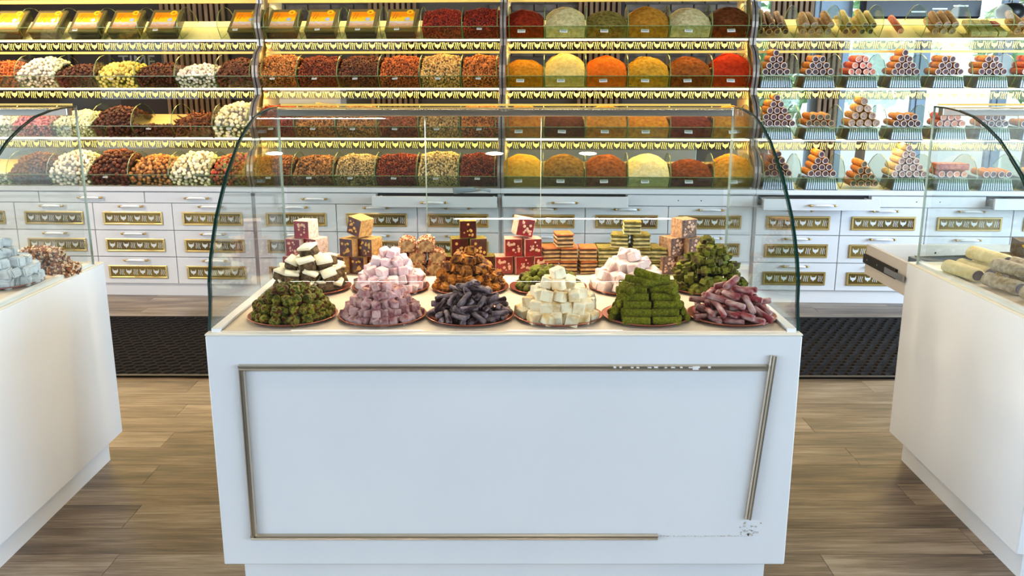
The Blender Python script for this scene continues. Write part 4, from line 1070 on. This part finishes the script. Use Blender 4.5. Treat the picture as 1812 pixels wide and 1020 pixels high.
# back row: stacked blocks
def block_mesh(name, face, coat, nut, w_=.066, d_=.075, h=.070, seed=0, nuts=9, coat_left=True):
    rg = random.Random(seed); b = MB(); hx, hy, hz = w_/2, d_/2, h/2
    e = .0015
    vs = [(-hx+e, -hy, -hz+e), (hx-e, -hy, -hz+e), (hx-e, -hy, hz-e), (-hx+e, -hy, hz-e)]
    b.add(vs, [(0, 1, 2, 3)], face)
    c = [(-hx, -hy+e, -hz), (hx, -hy+e, -hz), (hx, -hy+e, hz), (-hx, -hy+e, hz), (-hx, hy, -hz), (hx, hy, -hz), (hx, hy, hz), (-hx, hy, hz)]
    b.add(vs+c, [(0, 4, 5, 1), (1, 5, 6, 2), (2, 6, 7, 3), (3, 7, 4, 0)], coat)
    b.add(c, [(0, 4, 5, 1), (1, 5, 6, 2), (2, 6, 7, 3), (3, 7, 4, 0), (4, 7, 6, 5)], coat)
    if nut:
        V, F = ICO2
        for k in range(nuts):
            x = rg.uniform(-hx+.011, hx-.011); z = rg.uniform(-hz+.011, hz-.011); r = rg.uniform(.003, .0065)
            b.add([(x+v[0]*r, -hy+v[1]*.0022, z+v[2]*r) for v in V], [tuple(int(i) for i in f) for f in F], nut)
    return b.mesh(name)
jr = mat('red_jelly', (150, 6, 22), .3, c2=(104, 4, 14), scale=20, spec=.6); jd = mat('dark_red_jelly', (82, 18, 22), .25, c2=(50, 10, 14), scale=20, spec=.6); jb = mat('brown_nut_jelly', (84, 44, 34), .4, c2=(130, 96, 70), scale=70, bump=.5)
cw = mat('white_sugar_coat', (222, 206, 198), .85, c2=(196, 160, 140), scale=60, bump=.6, bscale=180); ct = mat('golden_crumb_coat', (196, 158, 96), .85, c2=(150, 106, 56), scale=60, bump=.6, bscale=180)
cg = mat('pistachio_crumb_coat', (140, 128, 44), .85, c2=(104, 84, 30), scale=70, bump=.8, bscale=160); cp = mat('pink_sugar_coat', (226, 176, 156), .85, c2=(206, 140, 120), scale=50, bump=.6, bscale=160); cb = mat('brown_crumb_coat', (184, 148, 112), .85, c2=(140, 100, 70), scale=60, bump=.6, bscale=160)
nw = mat('nut_cream', (222, 176, 146), .5); ny = mat('nut_yellow', (196, 150, 66), .5)
def stack(px, y, me, layout, sz, name, label, grp, yaw=0, tilts=None, seed=0, cat='sweet'):
    """layout: list of layers, each a list of x offsets"""
    rg = random.Random(seed)
    for li, lay in enumerate(layout):
        for qi, xi in enumerate(lay):
            dx, dy = (xi if isinstance(xi, tuple) else (xi, 0))
            o = link(name, me[rg.randrange(len(me))], None, (px+dx, y+dy, Z0+.001+sz*(li+.5)))
            o.rotation_euler = (0, 0, R(yaw+rg.uniform(-7, 7)))
            pos = ('top',) if len(lay) == 1 else (('left', 'right') if len(lay) == 2 else (('left', 'middle', 'right') if len(lay) == 3 else ('left', 'second', 'third', 'right')))
            tag(o, label+', '+(pos[qi]+' piece' if len(lay) == 1 else ('bottom', 'second', 'third')[li]+' row '+pos[qi]), cat, grp)
            last = o
    return last
RB = [block_mesh('hazelnut_delight_block', jr, cw, nw, seed=i, nuts=12) for i in range(3)]
l = stack(-.815, 3.37, RB, [[-.05, .02, .09], [-.035, .035], [0.0]], .071, 'hazelnut_delight_block', 'red hazelnut block with white sides, far left stack', 'left red hazelnut blocks', -22, seed=1)
DB = [block_mesh('pistachio_delight_block', jd, ct, ny, seed=i+5, nuts=12) for i in range(3)]
l = stack(-.60, 3.37, DB, [[-.07, 0, .07], [-.036, .036], [0.0]], .071, 'pistachio_delight_block', 'dark red pistachio block with golden crumb sides', 'dark red pistachio blocks', -26, seed=2)
l.rotation_euler = (0, R(14), R(-32)); l.location.z += .012
def log_mesh(seed):
    b = MB(); prof = []
    n = 12
    for j in range(n+1):
        a = PI*j/n; prof.append((math.cos(a)*.032, math.sin(a)*.024))
    prof += [(-.032, -.024), (.032, -.024)]
    core = mat('nougat_core', (186, 158, 104), .7, c2=(120, 90, 54), scale=60, bump=.4)
    crust = mat('roasted_nut_crust', (130, 66, 32), .6, c2=(226, 180, 130), scale=90, bump=.8, bscale=120, ramp=(.5, .62))
    b.prism(prof, -.055, .055, 'y', core, crust)
    rg = np.random.default_rng(seed); V, F = ICO1
    for k in range(70):
        a = rg.random()*PI; x, z = math.cos(a)*.032, math.sin(a)*.024; y = rg.uniform(-.052, .052)
        q = Euler(rg.random(3)*6).to_matrix()
        b.add([Vector((x, y, z))+q @ Vector((v[0]*.008, v[1]*.005, v[2]*.003)) for v in V], [tuple(int(i) for i in f) for f in F], crust if rg.random() < .65 else mat('peeled_almond', (226, 190, 150), .5))
    for k in range(34):
        a = rg.random()*2*PI; x, z = math.cos(a)*.031, math.sin(a)*.0235
        if z < 0: x = (1 if x > 0 else -1)*.031 if rg.random() < .7 else x; 
        q = Euler(rg.random(3)*6).to_matrix()
        b.add([Vector((x, -.054, z))+q @ Vector((v[0]*.007, v[1]*.004, v[2]*.004)) for v in V], [tuple(int(i) for i in f) for f in F], crust)
    return b.mesh('nut_crusted_log')
LM = [log_mesh(i) for i in range(2)]
stack(-.375, 3.37, LM, [[-.075, -.005, .065, .12], [-.07, .0, .075], [-.04, .035]], .047, 'nut_crusted_log', 'nut crusted nougat log behind the pink cubes', 'nut crusted logs', 6, seed=3)
GB = [block_mesh('pistachio_coated_block', jd, cg, ny, .066, .075, .069, seed=i+9, nuts=8) for i in range(2)]
stack(-.175, 3.38, GB, [[-.07, 0, .07], [-.036, .036], [0]], .071, 'pistachio_coated_block', 'dark block in green pistachio crumb behind the fig cubes', 'pistachio coated blocks', 8, seed=4)
RC = [block_mesh('hazelnut_delight_block', jr, cp, nw, .068, .075, .070, seed=i+15, nuts=11) for i in range(3)]
l = stack(.04, 3.37, RC, [[-.075, 0, .075], [-.036, .036], [0.005]], .071, 'hazelnut_delight_block', 'red hazelnut block with pink sugared top, middle stack', 'middle red hazelnut blocks', 10, seed=5)
l.rotation_euler = (0, R(12), R(14)); l.location.z += .01
def layered(seed, top, dough, dark, w_=.07):
    b = MB(); rg = random.Random(seed); n = 8
    zs = [-.027, -.020, -.013, -.004, .004, .012, .018, .026]
    for k in range(7):
        m_ = top if k == 6 else (dough if k % 2 == 0 else dark)
        ins = 0 if k % 2 == 0 else .003
        b.box(-w_/2+ins, w_/2-ins, -.045+ins, .045, zs[k], zs[k+1], m_, bev=.0025)
    return b.mesh('layered_pastry')
dough = mat('pastry_dough', (214, 180, 126), .6, c2=(176, 128, 76), scale=40, bump=.4); darkf = mat('pastry_filling', (104, 66, 40), .7, c2=(66, 40, 26), scale=60)
LP = [layered(i, mat('golden_brown_crust', (192, 112, 48), .5, c2=(150, 76, 30), scale=40, bump=.5), dough, darkf) for i in range(2)]
stack(.225, 3.38, LP, [[-.075, 0, .075], [-.075, 0, .075], [-.02]], .054, 'brown_layered_pastry', 'golden brown layered pastry right of red blocks', 'brown layered pastries', 4, seed=6)
GP = [layered(i, cg, mat('pistachio_dough', (206, 196, 140), .6, c2=(150, 140, 70), scale=40, bump=.4), mat('pistachio_filling', (112, 106, 50), .7, c2=(70, 60, 30), scale=60)) for i in range(2)]
stack(.475, 3.38, GP, [[-.1, -.033, .04, .11], [-.1, -.033, .04, .11], [-.045, .035], [0]], .053, 'green_layered_pastry', 'layered pastry topped with green pistachio crumb', 'green layered pastries', -5, seed=7)
BB = [block_mesh('cocoa_nut_block', jb, cb, nw, .07, .075, .072, seed=i+30, nuts=14) for i in range(2)]
stack(.665, 3.37, BB, [[-.055, .02, .09], [-.03, .045], [.015]], .073, 'cocoa_nut_block', 'brown nut block with beige sides, far right stack', 'brown nut blocks', 24, seed=8)

# left counter
p_ = plate(-1.925, 3.17, 'round copper plate with grey white cubes on the left counter')
m_coco = mat('grey_white_delight', (214, 220, 226), .75, c2=(150, 152, 160), scale=26, bump=.5, bscale=90, objrand=.12, ramp=(.5, .8))
pile(-1.925, 3.17, [rcube('grey_white_cube', .04, .04, .036, m_coco, .12, .07, i, 2) for i in range(4)], (.04, .04, .036), .136, .16, 'grey white dusted cube on the left counter', 'grey_white_cube', 'sweet', 'grey white cubes', 31, 110, 'cube', 1.2, 14)
def brittle(seed):
    rg = np.random.default_rng(seed); b = MB()
    ch = mat('chocolate_caramel', (92, 52, 34), .4, c2=(60, 32, 22), scale=40, bump=.4); ca = mat('cashew_cream', (226, 200, 166), .5); al = mat('toasted_nut', (150, 88, 44), .5)
    b.box(-.075, .075, -.045, .045, -.02, .02, ch, bev=.012)
    V, F = ICO1
    for k in range(170):
        x, y = rg.uniform(-.072, .072), rg.uniform(-.044, .044); side = rg.integers(3)
        z = .02 if side < 2 else rg.uniform(-.018, .018)
        if side == 2:
            if rg.random() < .5: y = -.045
            else: x = .075
        q = Euler(rg.random(3)*6).to_matrix()
        b.add([Vector((x, y, z))+q @ Vector((v[0]*.010, v[1]*.0055, v[2]*.0045)) for v in V], [tuple(int(i) for i in f) for f in F], ca if rg.random() < .4 else al)
    return b.mesh('nut_brittle_slab')
BR = [brittle(1), brittle(2)]
for i, (x, y, z, a, lb) in enumerate(((-1.80, 3.36, .922, -20, 'cashew and caramel brittle slab lying lowest on the left counter'), (-1.89, 3.44, .922, 10, 'brittle slab half hidden behind the grey white cubes'), (-1.875, 3.385, .972, -8, 'cashew and caramel brittle slab on top of two others'))):
    o = link('nut_brittle_slab', BR[i % 2], None, (x, y, z), (0, R(3), R(a))); tag(o, lb, 'sweet')
# right counter
m_cr = mat('cream_marzipan_roll', (226, 214, 168), .7, c2=(206, 190, 140), scale=40, bump=.4, bscale=140); m_gr = mat('coconut_dusted_roll', (190, 178, 156), .8, c2=(146, 128, 104), scale=60, bump=.7, bscale=140); m_ck = mat('chocolate_core', (56, 34, 30), .5, c2=(96, 66, 56), scale=80)
RL = {'c': stick('large_roll', .15, .031, m_cr, 16, 1, m_ck, .85, .95), 'g': stick('large_roll', .15, .030, m_gr, 16, 2, m_ck, .85, .95)}
for x, y, z, k, a, ln, lb in ((1.748, 3.27, .930, 'c', -82, 1.25, 'large cream roll lying lowest, nearest the counter edge'), (1.845, 3.27, .984, 'c', -80, 1.35, 'large cream roll resting on top behind the others'),
                          (1.875, 3.30, .930, 'c', -80, 1.2, 'cream roll mostly hidden under the upper cream roll'), (1.812, 3.30, .930, 'c', -82, 1.2, 'cream roll lying low between two other cream rolls'),
                          (1.785, 3.05, .929, 'g', -80, 1.15, 'beige dusted chocolate roll in front of the cream rolls'), (1.825, 3.075, .978, 'g', -78, 1.1, 'beige dusted chocolate roll on top, left of two'),
                          (1.862, 3.02, .929, 'g', -80, 1.1, 'beige dusted roll between two lower dusted rolls'), (1.90, 3.10, .978, 'g', -80, 1.15, 'beige dusted chocolate roll on top, cut by the frame'),
                          (1.93, 3.0, .929, 'g', -80, 1.0, 'beige dusted roll cut by the frame edge'), (1.80, 2.865, .929, 'g', -84, .8, 'short beige dusted roll nearest the viewer')):
    o = link('large_roll', RL[k], None, (x, y, z), (0, 0, R(a))); o.scale = (ln, 1, 1); tag(o, lb, 'roll')
m_ds = mat('dark_chocolate_slab', (70, 56, 42), .6, c2=(96, 80, 60), scale=50, bump=.4)
DS = block_mesh('dark_nut_block', m_ds, m_ds, mat('yellow_nut', (206, 160, 40), .5), .1, .1, .06, seed=3, nuts=16)
for x, y, z, lb in ((2.05, 3.43, .932, 'dark block with yellow nuts, lower of the stack'), (2.09, 3.43, .993, 'dark block with yellow nuts, topmost of the stack'), (1.99, 3.33, .915, 'flat dark slab beside the yellow nut blocks')):
    o = link('dark_nut_block', DS, None, (x, y, z), (0, 0, R(-12))); tag(o, lb, 'sweet')
    if 'flat' in lb: o.scale = (1.2, 1, .5)
print('objects', len(bpy.data.objects), 'tris', sum(len(m.polygons) for m in bpy.data.meshes))
